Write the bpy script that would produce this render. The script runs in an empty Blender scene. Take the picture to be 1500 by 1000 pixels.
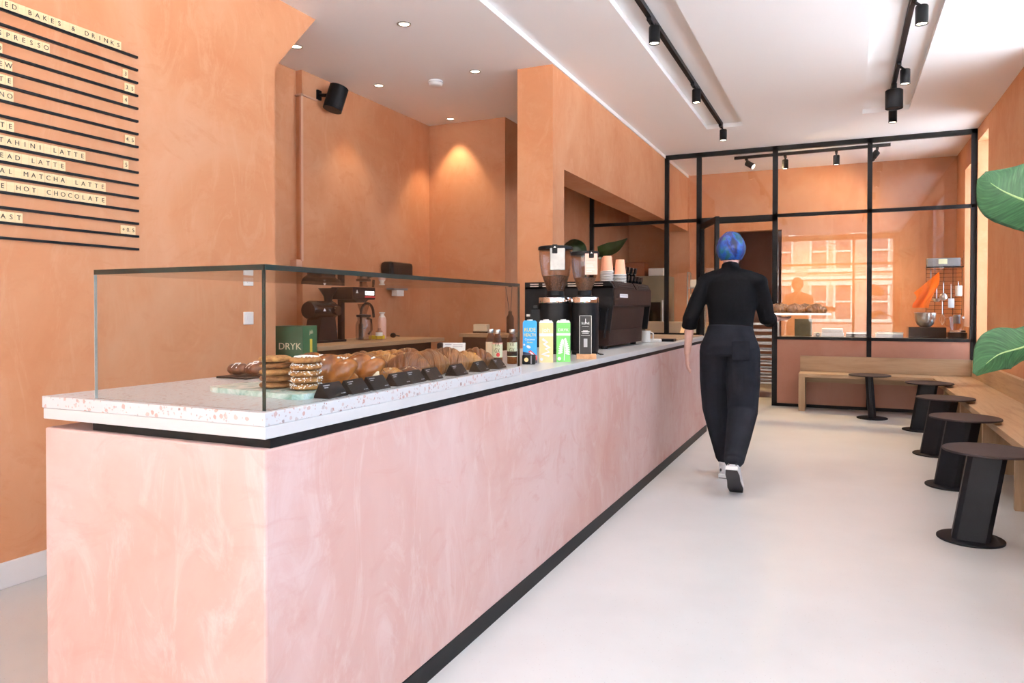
import bpy, bmesh, math, random
from mathutils import Vector, Matrix, noise
random.seed(7)
R = math.radians
scene = bpy.context.scene
COL = scene.collection

# ------------------------------------------------------------------ camera
cam_d = bpy.data.cameras.new('camera'); cam = bpy.data.objects.new('camera', cam_d); COL.objects.link(cam)
cam_d.sensor_width = 36.0; cam_d.lens = 1065.47 / 1500 * 36.0
cam_d.shift_y = -35.0 / 1500
cam.location = (0, 0, 1.16)
cam.rotation_euler = (R(90) - 0.0123, 0, 0.4268)
cam_d.clip_start = 0.05
scene.camera = cam

# ------------------------------------------------------------------ view, world, sun, daylight
scene.view_settings.view_transform = 'Standard'
scene.view_settings.look = 'None'
scene.view_settings.gamma = 1.0
scene.view_settings.use_curve_mapping = False
scene.view_settings.exposure = 0.62
scene.cycles.transparent_max_bounces = 32
scene.cycles.max_bounces = 10
scene.cycles.diffuse_bounces = 5
scene.cycles.glossy_bounces = 5
scene.cycles.caustics_reflective = False
scene.cycles.caustics_refractive = False
scene.cycles.sample_clamp_indirect = 6.0

world = bpy.data.worlds.new('world'); scene.world = world
world.use_nodes = True
wn = world.node_tree.nodes; wl = world.node_tree.links
bg = wn['Background']
bg.inputs[0].default_value = (0.50, 0.73, 1.0, 1)
bg.inputs[1].default_value = 4.8

def light(name, kind, loc, energy, color=(1, 1, 1), rot=None, aim=None, **kw):
    d = bpy.data.lights.new(name, kind); d.energy = energy; d.color = color
    for k, v in kw.items(): setattr(d, k, v)
    o = bpy.data.objects.new(name, d); COL.objects.link(o); o.location = loc
    if aim is not None:
        o.rotation_euler = (Vector(aim) - Vector(loc)).to_track_quat('-Z', 'Y').to_euler()
    elif rot is not None: o.rotation_euler = rot
    return o

light('sun', 'SUN', (0, 20, 20), 105.0, (1.0, 1.0, 1.0), aim=(2.5, -4, 0), angle=R(0.6))
# sky light guided through the window openings (portals sample the world only)
def portal(name, loc, aim, sx, sy):
    o = light(name, 'AREA', loc, 1.0, aim=aim, shape='RECTANGLE', size=sx, size_y=sy)
    o.data.cycles.is_portal = True
portal('daylight_shopfront', (-0.95, -2.52, 1.6), (-0.95, 5, 1.6), 4.4, 2.9)
portal('daylight_side_window', (1.58, 8.86, 1.8), (-2, 8.86, 1.8), 0.62, 2.3)
for yc_, w_, zc_, h_ in ((-.55, 2.3, 1.97, 2.1), (1.70, 1.8, 1.97, 2.1), (4.72, 3.4, 2.38, 1.3)): portal('daylight_street_window', (1.58, yc_, zc_), (-2, yc_, zc_), w_, h_)  # last portal belongs to the added high window
portal('daylight_kitchen_window', (1.58, 9.75, 1.85), (-2, 9.75, 1.85), 0.6, 2.0)

# ------------------------------------------------------------------ materials
def mat(name, color=(.8, .8, .8), rough=.5, metal=0.0, **kw):
    m = bpy.data.materials.new(name); m.use_nodes = True
    b = m.node_tree.nodes['Principled BSDF']
    b.inputs['Base Color'].default_value = (*color, 1)
    b.inputs['Roughness'].default_value = rough
    b.inputs['Metallic'].default_value = metal
    for k, v in kw.items(): b.inputs[k].default_value = v
    # a faint procedural break-up of the gloss
    return m

def nodes(m):
    return m.node_tree.nodes, m.node_tree.links, m.node_tree.nodes['Principled BSDF']

def coords(n, l, scale=(1, 1, 1), kind='Object'):
    t = n.new('ShaderNodeTexCoord'); mp = n.new('ShaderNodeMapping')
    mp.inputs['Scale'].default_value = scale
    l.new(t.outputs[kind], mp.inputs['Vector'])
    return mp.outputs[0]

def nz(n, l, vec, scale, detail=5, rough=.55, dist=0.0):
    t = n.new('ShaderNodeTexNoise')
    t.inputs['Scale'].default_value = scale; t.inputs['Detail'].default_value = detail
    t.inputs['Roughness'].default_value = rough; t.inputs['Distortion'].default_value = dist
    l.new(vec, t.inputs['Vector']); return t.outputs['Fac']

def ramp(n, l, fac, stops, interp='LINEAR'):
    r = n.new('ShaderNodeValToRGB'); r.color_ramp.interpolation = interp
    e = r.color_ramp.elements
    while len(e) < len(stops): e.new(0.5)
    for i, (p, c) in enumerate(stops):
        e[i].position = p; e[i].color = (*c, 1) if len(c) == 3 else c
    l.new(fac, r.inputs[0]); return r.outputs[0]

def mixc(n, l, fac, a, b, blend='MIX'):
    x = n.new('ShaderNodeMix'); x.data_type = 'RGBA'; x.blend_type = blend
    for sock, v in ((0, fac), (6, a), (7, b)):
        if isinstance(v, (int, float)): x.inputs[sock].default_value = v
        elif isinstance(v, tuple): x.inputs[sock].default_value = (*v, 1)
        else: l.new(v, x.inputs[sock])
    return x.outputs[2]

def bump(n, l, b, h, strength=.2, dist=.01):
    x = n.new('ShaderNodeBump'); x.inputs['Strength'].default_value = strength
    x.inputs['Distance'].default_value = dist
    l.new(h, x.inputs['Height']); l.new(x.outputs[0], b.inputs['Normal'])

def plaster(name, base, dark, light_, amt=1.0):
    m = mat(name, base, .72); n, l, b = nodes(m)
    v = coords(n, l)
    a = nz(n, l, v, 1.3, 6, .6, .8)
    c = ramp(n, l, a, [(.30, dark), (.5, base), (.72, light_)])
    v2 = coords(n, l, (2.2, 2.2, .9))
    s = nz(n, l, v2, 2.6, 9, .68, 1.8)
    c = mixc(n, l, ramp(n, l, s, [(.50, (0, 0, 0)), (.66, (.42 * amt,) * 3)]), c, light_)
    s2 = nz(n, l, coords(n, l, (1.6, 1.6, 2.4)), 1.9, 8, .62, 2.4)
    c = mixc(n, l, ramp(n, l, s2, [(.54, (0, 0, 0)), (.70, (.34 * amt,) * 3)]), c, dark)
    l.new(c, b.inputs['Base Color'])
    bump(n, l, b, s, .12, .006)
    return m

M = {}
M['wall'] = plaster('terracotta_plaster', (0.515, 0.231, 0.111), (0.466, 0.180, 0.075), (0.550, 0.278, 0.153), 1.4)
M['counter'] = plaster('pink_plaster', (0.499, 0.327, 0.295), (0.458, 0.260, 0.223), (0.544, 0.401, 0.381), 1.8)
M['kneewall'] = plaster('rose_plaster', (0.396, 0.192, 0.132), (0.360, 0.162, 0.108), (0.432, 0.228, 0.168), .6)
M['ceiling'] = mat('ceiling_paint', (.93, .925, .92), .85)
n, l, b = nodes(M['ceiling']); bump(n, l, b, nz(n, l, coords(n, l), 60, 3), .04, .002)

def m_floor():
    m = mat('resin_floor', (.80, .785, .775), .32); n, l, b = nodes(m); v = coords(n, l)
    c = ramp(n, l, nz(n, l, v, 3, 6), [(.3, (.545, .545, .545)), (.7, (.585, .585, .585))])
    vo = n.new('ShaderNodeTexVoronoi'); vo.inputs['Scale'].default_value = 75; l.new(v, vo.inputs['Vector'])
    sep = n.new('ShaderNodeSeparateColor'); l.new(vo.outputs['Color'], sep.inputs[0])
    spot = ramp(n, l, vo.outputs['Distance'], [(.11, (1, 1, 1)), (.15, (0, 0, 0))])
    sel = ramp(n, l, sep.outputs[0], [(.70, (0, 0, 0)), (.72, (.6, .6, .6))])
    k = mixc(n, l, 1.0, spot, sel, 'MULTIPLY')
    c = mixc(n, l, k, c, (.40, .36, .34)); l.new(c, b.inputs['Base Color'])
    return m
M['floor'] = m_floor()

def m_terrazzo():
    m = mat('pink_chip_terrazzo', (.82, .79, .78), .3); n, l, b = nodes(m); v = coords(n, l)
    nd = n.new('ShaderNodeTexNoise'); nd.inputs['Scale'].default_value = 60; l.new(v, nd.inputs['Vector'])
    vv = mixc(n, l, .012, v, nd.outputs['Color'], 'ADD')
    c = (.53, .53, .535)
    out = None
    for sc, t in ((62, .33), (120, .30)):
        vo = n.new('ShaderNodeTexVoronoi'); vo.inputs['Scale'].default_value = sc
        vo.inputs['Randomness'].default_value = 1; l.new(vv, vo.inputs['Vector'])
        chip = ramp(n, l, vo.outputs['Distance'], [(t, (1, 1, 1)), (t + .04, (0, 0, 0))])
        sep = n.new('ShaderNodeSeparateColor'); l.new(vo.outputs['Color'], sep.inputs[0])
        sel = ramp(n, l, sep.outputs[0], [(.60, (0, 0, 0)), (.64, (1, 1, 1))])
        k = mixc(n, l, 1.0, chip, sel, 'MULTIPLY')
        cc = ramp(n, l, sep.outputs[1], [(0, (0.383, 0.211, 0.178)), (.35, (0.462, 0.310, 0.277)), (.65, (0.488, 0.396, 0.376)), (.85, (0.343, 0.317, 0.317)), (1, (0.251, 0.145, 0.125))])
        out = mixc(n, l, k, out if out is not None else c, cc)
    l.new(out, b.inputs['Base Color']); return m
M['terrazzo'] = m_terrazzo()
M['whitetop'] = mat('white_stone_top', (.80, .79, .78), .28)
n, l, b = nodes(M['whitetop']); v = coords(n, l)
l.new(ramp(n, l, nz(n, l, v, 9, 5), [(.3, (0.507, 0.500, 0.497)), (.7, (0.539, 0.536, 0.533))]), b.inputs['Base Color'])

def m_oak(name, axis=0, a=(.42, .285, .17), d=(.33, .205, .108)):
    m = mat(name, a, .5); n, l, b = nodes(m)
    sc = [14, 14, 14]; sc[axis] = .9
    v = coords(n, l, tuple(sc))
    g = nz(n, l, v, 1.6, 7, .6, .6)
    f = nz(n, l, v, 7.0, 4, .6, .2)
    c = ramp(n, l, g, [(.32, d), (.5, a), (.75, tuple(min(1, x * 1.12) for x in a))])
    c = mixc(n, l, ramp(n, l, f, [(.45, (0, 0, 0)), (.7, (.35,) * 3)]), c, d)
    l.new(c, b.inputs['Base Color']); bump(n, l, b, f, .06, .002); return m
M['oak_x'] = m_oak('oak_grain_across', 0)
M['oak_y'] = m_oak('oak_grain_along', 1)
M['oak_z'] = m_oak('oak_grain_upright', 2)
M['tilewood'] = m_oak('letter_tile_wood', 1, (.80, .58, .32), (.66, .43, .20))
M['woodblock'] = m_oak('wood_block_grain', 1, (.56, .30, .15), (.42, .2, .09))

def m_noisy(name, a, b_, scale, rough=.5, metal=0, bs=.0, bscale=None, **kw):
    m = mat(name, a, rough, metal, **kw); n, l, b = nodes(m); v = coords(n, l)
    f = nz(n, l, v, scale, 5)
    l.new(ramp(n, l, f, [(.35, a), (.65, b_)]), b.inputs['Base Color'])
    if bs: bump(n, l, b, nz(n, l, v, bscale or scale * 4, 4), bs, .003)
    return m
M['black'] = m_noisy('black_powder_coat', (.006, .006, .007), (.009, .009, .010), 30, .42, 0, .05, 300)
M['black'].node_tree.nodes['Principled BSDF'].inputs['Specular IOR Level'].default_value = .14
M['blackframe'] = m_noisy('black_steel', (.005, .005, .006), (.008, .008, .009), 20, .55, **{'Specular IOR Level': .2})
M['blacktop'] = m_noisy('dark_brown_steel', (.026, .018, .019), (.034, .024, .025), 12, .6, **{'Specular IOR Level': .25})
M['stoolcol'] = m_noisy('dark_steel', (.005, .005, .008), (.008, .008, .011), 12, .55, **{'Specular IOR Level': .2})
M['gloss_black'] = m_noisy('gloss_black', (.006, .006, .006), (.01, .01, .01), 8, .12)
M['brownmetal'] = m_noisy('brown_machine_panel', (.020, .0105, .0085), (.026, .014, .011), 20, .55, **{'Specular IOR Level': .12})
M['chrome'] = m_noisy('chrome', (.82, .82, .82), (.88, .88, .88), 5, .08, 1)
M['foil'] = m_noisy('crinkled_foil', (.16, .16, .16), (.24, .24, .235), 12, .3, 1, .9, 22)
M['steel'] = m_noisy('brushed_steel', (.52, .52, .51), (.62, .62, .6), 60, .28, 1)
M['white'] = m_noisy('white_plastic', (.78, .77, .75), (.82, .81, .79), 4, .4)
M['whitepaint'] = m_noisy('white_skirting_paint', (.76, .76, .79), (.80, .80, .83), 4, .45)
M['cream'] = m_noisy('cream_plastic', (.74, .64, .46), (.78, .68, .5), 5, .45)
M['pinkpaint'] = m_noisy('pink_trunking', (0.546, 0.294, 0.196), (0.560, 0.315, 0.210), 5, .5)
M['cup'] = m_noisy('peach_paper', (.84, .40, .25), (.88, .44, .29), 8, .6)
M['cupwhite'] = m_noisy('white_paper', (.82, .80, .78), (.86, .84, .82), 8, .6)
M['card_pink'] = m_noisy('pink_card', (.86, .46, .37), (.88, .5, .41), 8, .6)
M['kraft'] = m_noisy('kraft_card', (.52, .31, .15), (.58, .36, .19), 20, .75)
M['brownbox'] = m_noisy('brown_acrylic', (.24, .075, .03), (.28, .09, .04), 6, .3)
M['green_dark'] = m_noisy('dark_green_print', (.020, .085, .040), (.024, .095, .046), 6, .45)
M['green_mid'] = m_noisy('green_print', (.03, .18, .085), (.036, .2, .095), 6, .45)
M['green_light'] = m_noisy('light_green_print', (.13, .50, .10), (.15, .55, .12), 6, .4)
M['blue'] = m_noisy('blue_print', (.01, .30, .66), (.012, .33, .72), 6, .4)
M['yellow_print'] = m_noisy('yellow_print', (.82, .62, .06), (.85, .66, .08), 6, .4)
M['peach'] = m_noisy('peach_print', (.84, .58, .24), (.86, .64, .32), 6, .4)
M['navy'] = m_noisy('navy_print', (.015, .03, .08), (.02, .035, .09), 6, .4)
M['red'] = m_noisy('red_print', (.62, .03, .04), (.68, .04, .05), 6, .4)
M['ink'] = m_noisy('black_ink', (.012, .010, .010), (.016, .014, .012), 6, .6)
M['whiteink'] = m_noisy('white_ink', (.78, .78, .78), (.82, .82, .82), 6, .6)
M['greyink'] = m_noisy('pale_ink', (.40, .40, .42), (.46, .46, .48), 6, .6)
M['slate'] = m_noisy('matt_black_card', (.010, .010, .011), (.014, .014, .015), 30, .6, **{'Specular IOR Level': .2})
M['label_green'] = m_noisy('pale_green_label', (.66, .70, .46), (.7, .74, .5), 8, .5)
M['pinkbottle'] = m_noisy('pale_pink_enamel', (.72, .47, .42), (.76, .5, .45), 4, .4)
M['yellow'] = m_noisy('yellow_sponge', (.62, .5, .02), (.7, .56, .04), 40, .9)
M['orange'] = m_noisy('orange_cloth', (.85, .20, .01), (.9, .25, .015), 8, .8)
M['olive'] = m_noisy('olive_board', (.16, .13, .06), (.2, .165, .08), 10, .5)
M['grey'] = m_noisy('grey_plastic', (.20, .20, .21), (.23, .23, .24), 6, .5)
M['fridge'] = m_noisy('grey_green_panel', (.22, .21, .16), (.26, .25, .19), 3, .4)
M['beans'] = m_noisy('coffee_beans', (.045, .018, .008), (.16, .07, .03), 130, .45, 0, .9, 130)
M['chocolate'] = m_noisy('dark_glaze', (.055, .018, .010), (.10, .035, .015), 30, .28)
M['nut'] = m_noisy('chopped_nut', (.72, .52, .26), (.86, .74, .5), 80, .7)
M['almond'] = m_noisy('golden_crumb', (.72, .33, .04), (.86, .48, .08), 90, .65, 0, .5, 200)
M['sugar'] = m_noisy('pearl_sugar', (.86, .85, .82), (.92, .91, .9), 60, .5)
M['crumb'] = m_noisy('bread_crumb', (.78, .62, .36), (.85, .72, .5), 60, .9, 0, .6, 160)
M['cookie_dark'] = m_noisy('dark_cookie', (0.120, 0.044, 0.014), (0.304, 0.136, 0.044), 70, .85, 0, 1.0, 90)
M['cookie'] = m_noisy('golden_cookie', (0.240, 0.096, 0.028), (0.464, 0.240, 0.080), 70, .85, 0, 1.0, 90)
M['marble'] = mat('green_marble', (.52, .66, .60), .25)
n, l, b = nodes(M['marble']); v = coords(n, l, (9, 9, 9))
l.new(ramp(n, l, nz(n, l, v, 1.5, 8, .65, 2.2), [(.35, (.26, .42, .36)), (.5, (.50, .64, .58)), (.68, (.78, .83, .80))]), b.inputs['Base Color'])

def m_crust(name, a, m_, d, lines=58, gl=.36, mx=.42):
    m = mat(name, a, gl); n, l, b = nodes(m); v = coords(n, l)
    c = ramp(n, l, nz(n, l, v, 16, 6, .6, .5), [(.28, d), (.5, m_), (.74, a)])
    w = n.new('ShaderNodeTexWave'); w.inputs['Scale'].default_value = lines
    w.inputs['Distortion'].default_value = 2.6; w.inputs['Detail'].default_value = 2; w.inputs['Detail Scale'].default_value = .6
    l.new(v, w.inputs['Vector'])
    c = mixc(n, l, ramp(n, l, w.outputs['Fac'], [(.20, (mx,) * 3), (.55, (0, 0, 0))]), c, d)
    l.new(c, b.inputs['Base Color'])
    b.inputs['Coat Weight'].default_value = .25; b.inputs['Coat Roughness'].default_value = .25
    bump(n, l, b, w.outputs['Fac'], .35, .002); return m
M['crust'] = m_crust('croissant_crust', (0.409, 0.186, 0.053), (0.260, 0.099, 0.024), (0.093, 0.028, 0.008))
M['crust_gold'] = m_crust('golden_crust', (0.560, 0.294, 0.084), (0.406, 0.175, 0.038), (0.168, 0.052, 0.013))
M['crust_dark'] = m_crust('dark_crust', (0.340, 0.129, 0.034), (0.197, 0.065, 0.016), (0.075, 0.022, 0.007))
M['brioche'] = m_crust('glazed_brioche', (0.504, 0.209, 0.047), (0.310, 0.097, 0.019), (0.108, 0.027, 0.006), 9, .2, .22)
M['pretzel'] = m_crust('dark_baked_twist', (0.256, 0.088, 0.028), (0.136, 0.040, 0.014), (0.056, 0.016, 0.006), 14, .3)

M['skin'] = m_noisy('skin', (.66, .40, .33), (.70, .44, .37), 20, .5, 0, .05, 200)
M['sweater'] = m_noisy('black_jersey', (.004, .004, .005), (.006, .006, .0075), 60, .95, 0, .3, 350, **{'Specular IOR Level': .1})
M['trousers'] = m_noisy('black_denim', (.007, .008, .012), (.012, .013, .019), 14, .9, 0, .25, 320, **{'Specular IOR Level': .15})
M['shoe'] = m_noisy('pale_grey_mesh', (.52, .52, .55), (.64, .64, .66), 40, .7)
M['sole'] = m_noisy('white_rubber', (.70, .70, .70), (.76, .76, .76), 10, .6)
M['shoedark'] = m_noisy('dark_rubber', (.03, .03, .035), (.045, .045, .05), 10, .6)
m = mat('dyed_hair', (.02, .1, .5), .42); M['hair'] = m; n, l, b = nodes(m)
v = coords(n, l, (14, 14, 9)); c = ramp(n, l, nz(n, l, v, 1.0, 3, .5, .6), [(.36, (.004, .006, .03)), (.45, (.005, .012, .15)), (.54, (.010, .075, .36)), (.62, (.004, .11, .11)), (.74, (.004, .010, .11))])
s = nz(n, l, coords(n, l, (260, 260, 30)), 1.0, 3)
c = mixc(n, l, ramp(n, l, s, [(.4, (.45,) * 3), (.6, (0, 0, 0))]), c, (.005, .01, .07)); l.new(c, b.inputs['Base Color']); bump(n, l, b, s, .5, .004)

m = mat('banana_leaf', (.10, .25, .06), .42, **{'Specular IOR Level': .3}); M['leaf'] = m; n, l, b = nodes(m)
uvn = n.new('ShaderNodeUVMap'); mp = n.new('ShaderNodeMapping'); mp.inputs['Scale'].default_value = (46, 3, 1); l.new(uvn.outputs[0], mp.inputs[0])
w = nz(n, l, mp.outputs[0], 1.0, 3)
c = ramp(n, l, w, [(.35, (.016, .055, .022)), (.55, (.030, .090, .036)), (.72, (.055, .135, .055))]); l.new(c, b.inputs['Base Color']); bump(n, l, b, w, .4, .004)
b.inputs['Subsurface Weight'].default_value = 0.0
M['midrib'] = m_noisy('leaf_midrib', (.20, .30, .11), (.26, .36, .15), 20, .4)
M['leaf_dark'] = m_noisy('dark_leaf', (0.010, 0.021, 0.005), (0.018, 0.036, 0.008), 14, .28)
M['soil'] = m_noisy('potting_soil', (.03, .02, .012), (.06, .04, .025), 60, .95, 0, .8, 120)
M['pot'] = m_noisy('grey_planter', (.13, .125, .13), (.16, .155, .16), 12, .6)
M['brick'] = mat('red_brick', (.36, .15, .09), .85)
n, l, b = nodes(M['brick']); v = coords(n, l)
br = n.new('ShaderNodeTexBrick'); br.inputs['Scale'].default_value = 4.0
br.inputs['Color1'].default_value = (.15, .105, .085, 1); br.inputs['Color2'].default_value = (.13, .09, .07, 1); br.inputs['Mortar'].default_value = (.34, .29, .25, 1)
mp = n.new('ShaderNodeMapping'); mp.inputs['Rotation'].default_value = (R(90), 0, 0); l.new(v, mp.inputs[0]); l.new(mp.outputs[0], br.inputs['Vector']); l.new(br.outputs[0], b.inputs['Base Color'])
M['stone'] = m_noisy('pale_window_stone', (.76, .72, .64), (.82, .78, .7), 5, .7)
M['asphalt'] = m_noisy('street_paving', (.56, .56, .57), (.62, .62, .63), 6, .9)
M['darkglass'] = m_noisy('dark_window_pane', (.03, .035, .04), (.05, .055, .06), 2, .05)

def m_glass(name, tint=(.95, .97, .96), dirt=0.0):
    m = bpy.data.materials.new(name); m.use_nodes = True; n = m.node_tree.nodes; l = m.node_tree.links
    n.remove(n['Principled BSDF']); out = n['Material Output']
    tr = n.new('ShaderNodeBsdfTransparent'); gl = n.new('ShaderNodeBsdfGlossy'); gl.inputs['Roughness'].default_value = .0
    ge = n.new('ShaderNodeNewGeometry'); fr = n.new('ShaderNodeFresnel')
    mr = n.new('ShaderNodeMapRange'); mr.inputs[3].default_value = 1.45; mr.inputs[4].default_value = 1 / 1.45
    l.new(ge.outputs['Backfacing'], mr.inputs[0]); l.new(mr.outputs[0], fr.inputs['IOR'])
    v = coords(n, l); f = nz(n, l, v, 3, 3)
    c = ramp(n, l, f, [(.3, tint), (.7, tuple(min(1, x * 1.01) for x in tint))]); l.new(c, tr.inputs[0])
    mx = n.new('ShaderNodeMixShader'); l.new(fr.outputs[0], mx.inputs[0]); l.new(tr.outputs[0], mx.inputs[1]); l.new(gl.outputs[0], mx.inputs[2])
    l.new(mx.outputs[0], out.inputs[0]); return m
M['glass'] = m_glass('clear_glass', (.955, .965, .96))
M['winglass'] = m_glass('window_glass', (.97, .975, .975))
M['glassedge'] = m_noisy('green_glass_edge', (.003, .010, .009), (.005, .014, .012), 20, .2)
M['edgepale'] = m_noisy('pale_glass_edge', (.30, .34, .33), (.38, .42, .41), 20, .2)
M['brownglass'] = m_glass('amber_glass', (.55, .30, .09))
M['smokeplastic'] = m_glass('clear_hopper', (.90, .88, .87))

def m_emit(name, col, s):
    m = mat(name, (.9, .9, .9), .4); n, l, b = nodes(m)
    v = coords(n, l); f = nz(n, l, v, 3, 2)
    l.new(ramp(n, l, f, [(.3, col), (.7, tuple(min(1, x * 1.02) for x in col))]), b.inputs['Emission Color'])
    b.inputs['Emission Strength'].default_value = s; return m
M['lamp'] = m_emit('lamp_glow', (1.0, .86, .66), 6.0)
M['led'] = m_emit('led_digits', (1, .95, .9), 1.2)

# ------------------------------------------------------------------ mesh helpers
class MB:
    def __init__(s): s.bm = bmesh.new()
    def box(s, x0, x1, y0, y1, z0, z1, bev=0.0):
        vs = [s.bm.verts.new((x, y, z)) for x in (x0, x1) for y in (y0, y1) for z in (z0, z1)]
        fs = [s.bm.faces.new([vs[i] for i in f]) for f in ((0, 1, 3, 2), (4, 6, 7, 5), (0, 4, 5, 1), (2, 3, 7, 6), (0, 2, 6, 4), (1, 5, 7, 3))]
        if bev:
            es = {e for f in fs for e in f.edges}
            bmesh.ops.bevel(s.bm, geom=list(es), offset=bev, segments=2, profile=.5, affect='EDGES')
        return s
    def obox(s, c, dx, dy, dz, rot=None, bev=0.0):
        t = MB(); t.box(-dx / 2, dx / 2, -dy / 2, dy / 2, -dz / 2, dz / 2, bev)
        m = Matrix.Translation(c) @ (rot.to_matrix().to_4x4() if rot is not None and hasattr(rot, 'to_matrix') else (rot or Matrix()))
        s.merge(t, m); return s
    def merge(s, t, m=None):
        if m is not None: bmesh.ops.transform(t.bm, matrix=m, verts=t.bm.verts)
        me = bpy.data.meshes.new('tmp'); t.bm.to_mesh(me); t.bm.free(); s.bm.from_mesh(me); bpy.data.meshes.remove(me); return s
    def prism(s, pts, axis, a, b):
        """polygon pts in the two other axes, extruded along axis from a to b"""
        def mk(p, d):
            q = list(p); q.insert(axis, d); return q
        lo = [s.bm.verts.new(mk(p, a)) for p in pts]; hi = [s.bm.verts.new(mk(p, b)) for p in pts]
        s.bm.faces.new(lo); s.bm.faces.new(hi[::-1])
        for i in range(len(pts)):
            j = (i + 1) % len(pts); s.bm.faces.new((lo[i], lo[j], hi[j], hi[i]))
        bmesh.ops.recalc_face_normals(s.bm, faces=s.bm.faces); return s
    def lathe(s, prof, seg=24, c=(0, 0, 0), m=None, cap=True):
        """prof: list of (radius, z)"""
        t = MB(); rings = []
        for r, z in prof:
            if r < 1e-6: rings.append([t.bm.verts.new((0, 0, z))])
            else: rings.append([t.bm.verts.new((r * math.cos(2 * math.pi * k / seg), r * math.sin(2 * math.pi * k / seg), z)) for k in range(seg)])
        for A, B in zip(rings, rings[1:]):
            if len(A) == 1 and len(B) == 1: continue
            for k in range(seg):
                j = (k + 1) % seg
                if len(A) == 1: t.bm.faces.new((A[0], B[j], B[k]))
                elif len(B) == 1: t.bm.faces.new((A[k], A[j], B[0]))
                else: t.bm.faces.new((A[k], A[j], B[j], B[k]))
        if cap:
            if len(rings[0]) > 1: t.bm.faces.new(rings[0][::-1])
            if len(rings[-1]) > 1: t.bm.faces.new(rings[-1])
        bmesh.ops.recalc_face_normals(t.bm, faces=t.bm.faces)
        s.merge(t, (Matrix.Translation(c) @ m) if m is not None else Matrix.Translation(c)); return s
    def cyl(s, c, r, h, seg=24, m=None, r2=None):
        return s.lathe([(r, 0), (r if r2 is None else r2, h)], seg, c, m)
    def rod(s, a, b, r, seg=10):
        a = Vector(a); b = Vector(b); d = b - a
        return s.lathe([(r, 0), (r, d.length)], seg, a, d.to_track_quat('Z', 'Y').to_matrix().to_4x4())
    def tube(s, pts, rad, seg=10, side=(1, 0, 0), cap=True):
        """rad: number or per-point number / (a, b) with a along side"""
        pts = [Vector(p) for p in pts]; n = len(pts); side = Vector(side); rings = []
        for i, p in enumerate(pts):
            t = (pts[min(i + 1, n - 1)] - pts[max(i - 1, 0)]).normalized()
            u = side - t * side.dot(t)
            if u.length < 1e-3: u = Vector((0, 1, 0)) - t * t.y
            u.normalize(); w = t.cross(u)
            r = rad[i] if isinstance(rad, (list, tuple)) and not (len(rad) == 2 and n != 2 and isinstance(rad[0], float)) else rad
            ra, rb = r if isinstance(r, tuple) else (r, r)
            rings.append([s.bm.verts.new(p + u * ra * math.cos(2 * math.pi * k / seg) + w * rb * math.sin(2 * math.pi * k / seg)) for k in range(seg)])
        for A, B in zip(rings, rings[1:]):
            for k in range(seg):
                j = (k + 1) % seg; s.bm.faces.new((A[k], A[j], B[j], B[k]))
        if cap: s.bm.faces.new(rings[0][::-1]); s.bm.faces.new(rings[-1])
        return s
    def ball(s, c, rx, ry=None, rz=None, seg=16, m=None):
        t = MB(); bmesh.ops.create_uvsphere(t.bm, u_segments=seg, v_segments=max(6, seg * 2 // 3), radius=1)
        S = Matrix.Diagonal((rx, ry or rx, rz or rx, 1))
        s.merge(t, Matrix.Translation(c) @ (m if m is not None else Matrix()) @ S); return s
    def grid(s, nu, nv, fn, closed_v=False):
        g = [[s.bm.verts.new(fn(i / (nu - 1), j / (nv if closed_v else nv - 1))) for j in range(nv)] for i in range(nu)]
        for i in range(nu - 1):
            for j in range(nv if closed_v else nv - 1):
                k = (j + 1) % nv; s.bm.faces.new((g[i][j], g[i + 1][j], g[i + 1][k], g[i][k]))
        return g
    def mesh(s, name, smooth=False):
        me = bpy.data.meshes.new(name); s.bm.to_mesh(me); s.bm.free()
        if smooth:
            me.polygons.foreach_set('use_smooth', [True] * len(me.polygons))
        return me
    def build(s, name, m, parent=None, smooth=False, loc=None, rot=None):
        me = s.mesh(name, smooth); me.materials.append(M[m] if isinstance(m, str) else m)
        if smooth: 
            try: me.set_sharp_from_angle(angle=R(40))
            except Exception: pass
        o = bpy.data.objects.new(name, me); COL.objects.link(o)
        if parent is not None: o.parent = parent
        if loc is not None: o.location = loc
        if rot is not None: o.rotation_euler = rot
        return o

def tag(o, label=None, cat=None, group=None, kind=None):
    if label: o['label'] = label
    if cat: o['category'] = cat
    if group: o['group'] = group
    if kind: o['kind'] = kind
    return o
def empty(name, loc=(0, 0, 0), rz=0.0, label=None, cat=None, group=None):
    o = bpy.data.objects.new(name, None); COL.objects.link(o); o.location = loc; o.rotation_euler = (0, 0, rz)
    o.empty_display_size = .05
    return tag(o, label, cat, group)
def struct(o): o['kind'] = 'structure'; return o
def copy_tree(o, parent=None):
    c = o.copy(); COL.objects.link(c)
    if parent is not None: c.parent = parent
    for ch in list(o.children): copy_tree(ch, c)
    return c
def bake(o):
    dg = bpy.context.evaluated_depsgraph_get(); dg.update()
    me = bpy.data.meshes.new_from_object(o.evaluated_get(dg)); old = o.data
    o.modifiers.clear(); o.data = me; return o
def remesh(o, voxel, smooth=4, sub=False):
    m = o.modifiers.new('r', 'REMESH'); m.mode = 'VOXEL'; m.voxel_size = voxel; m.use_smooth_shade = True
    s = o.modifiers.new('s', 'SMOOTH'); s.factor = .5; s.iterations = smooth
    bake(o)
    o.data.polygons.foreach_set('use_smooth', [True] * len(o.data.polygons))
    return o
_txt = {}
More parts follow.
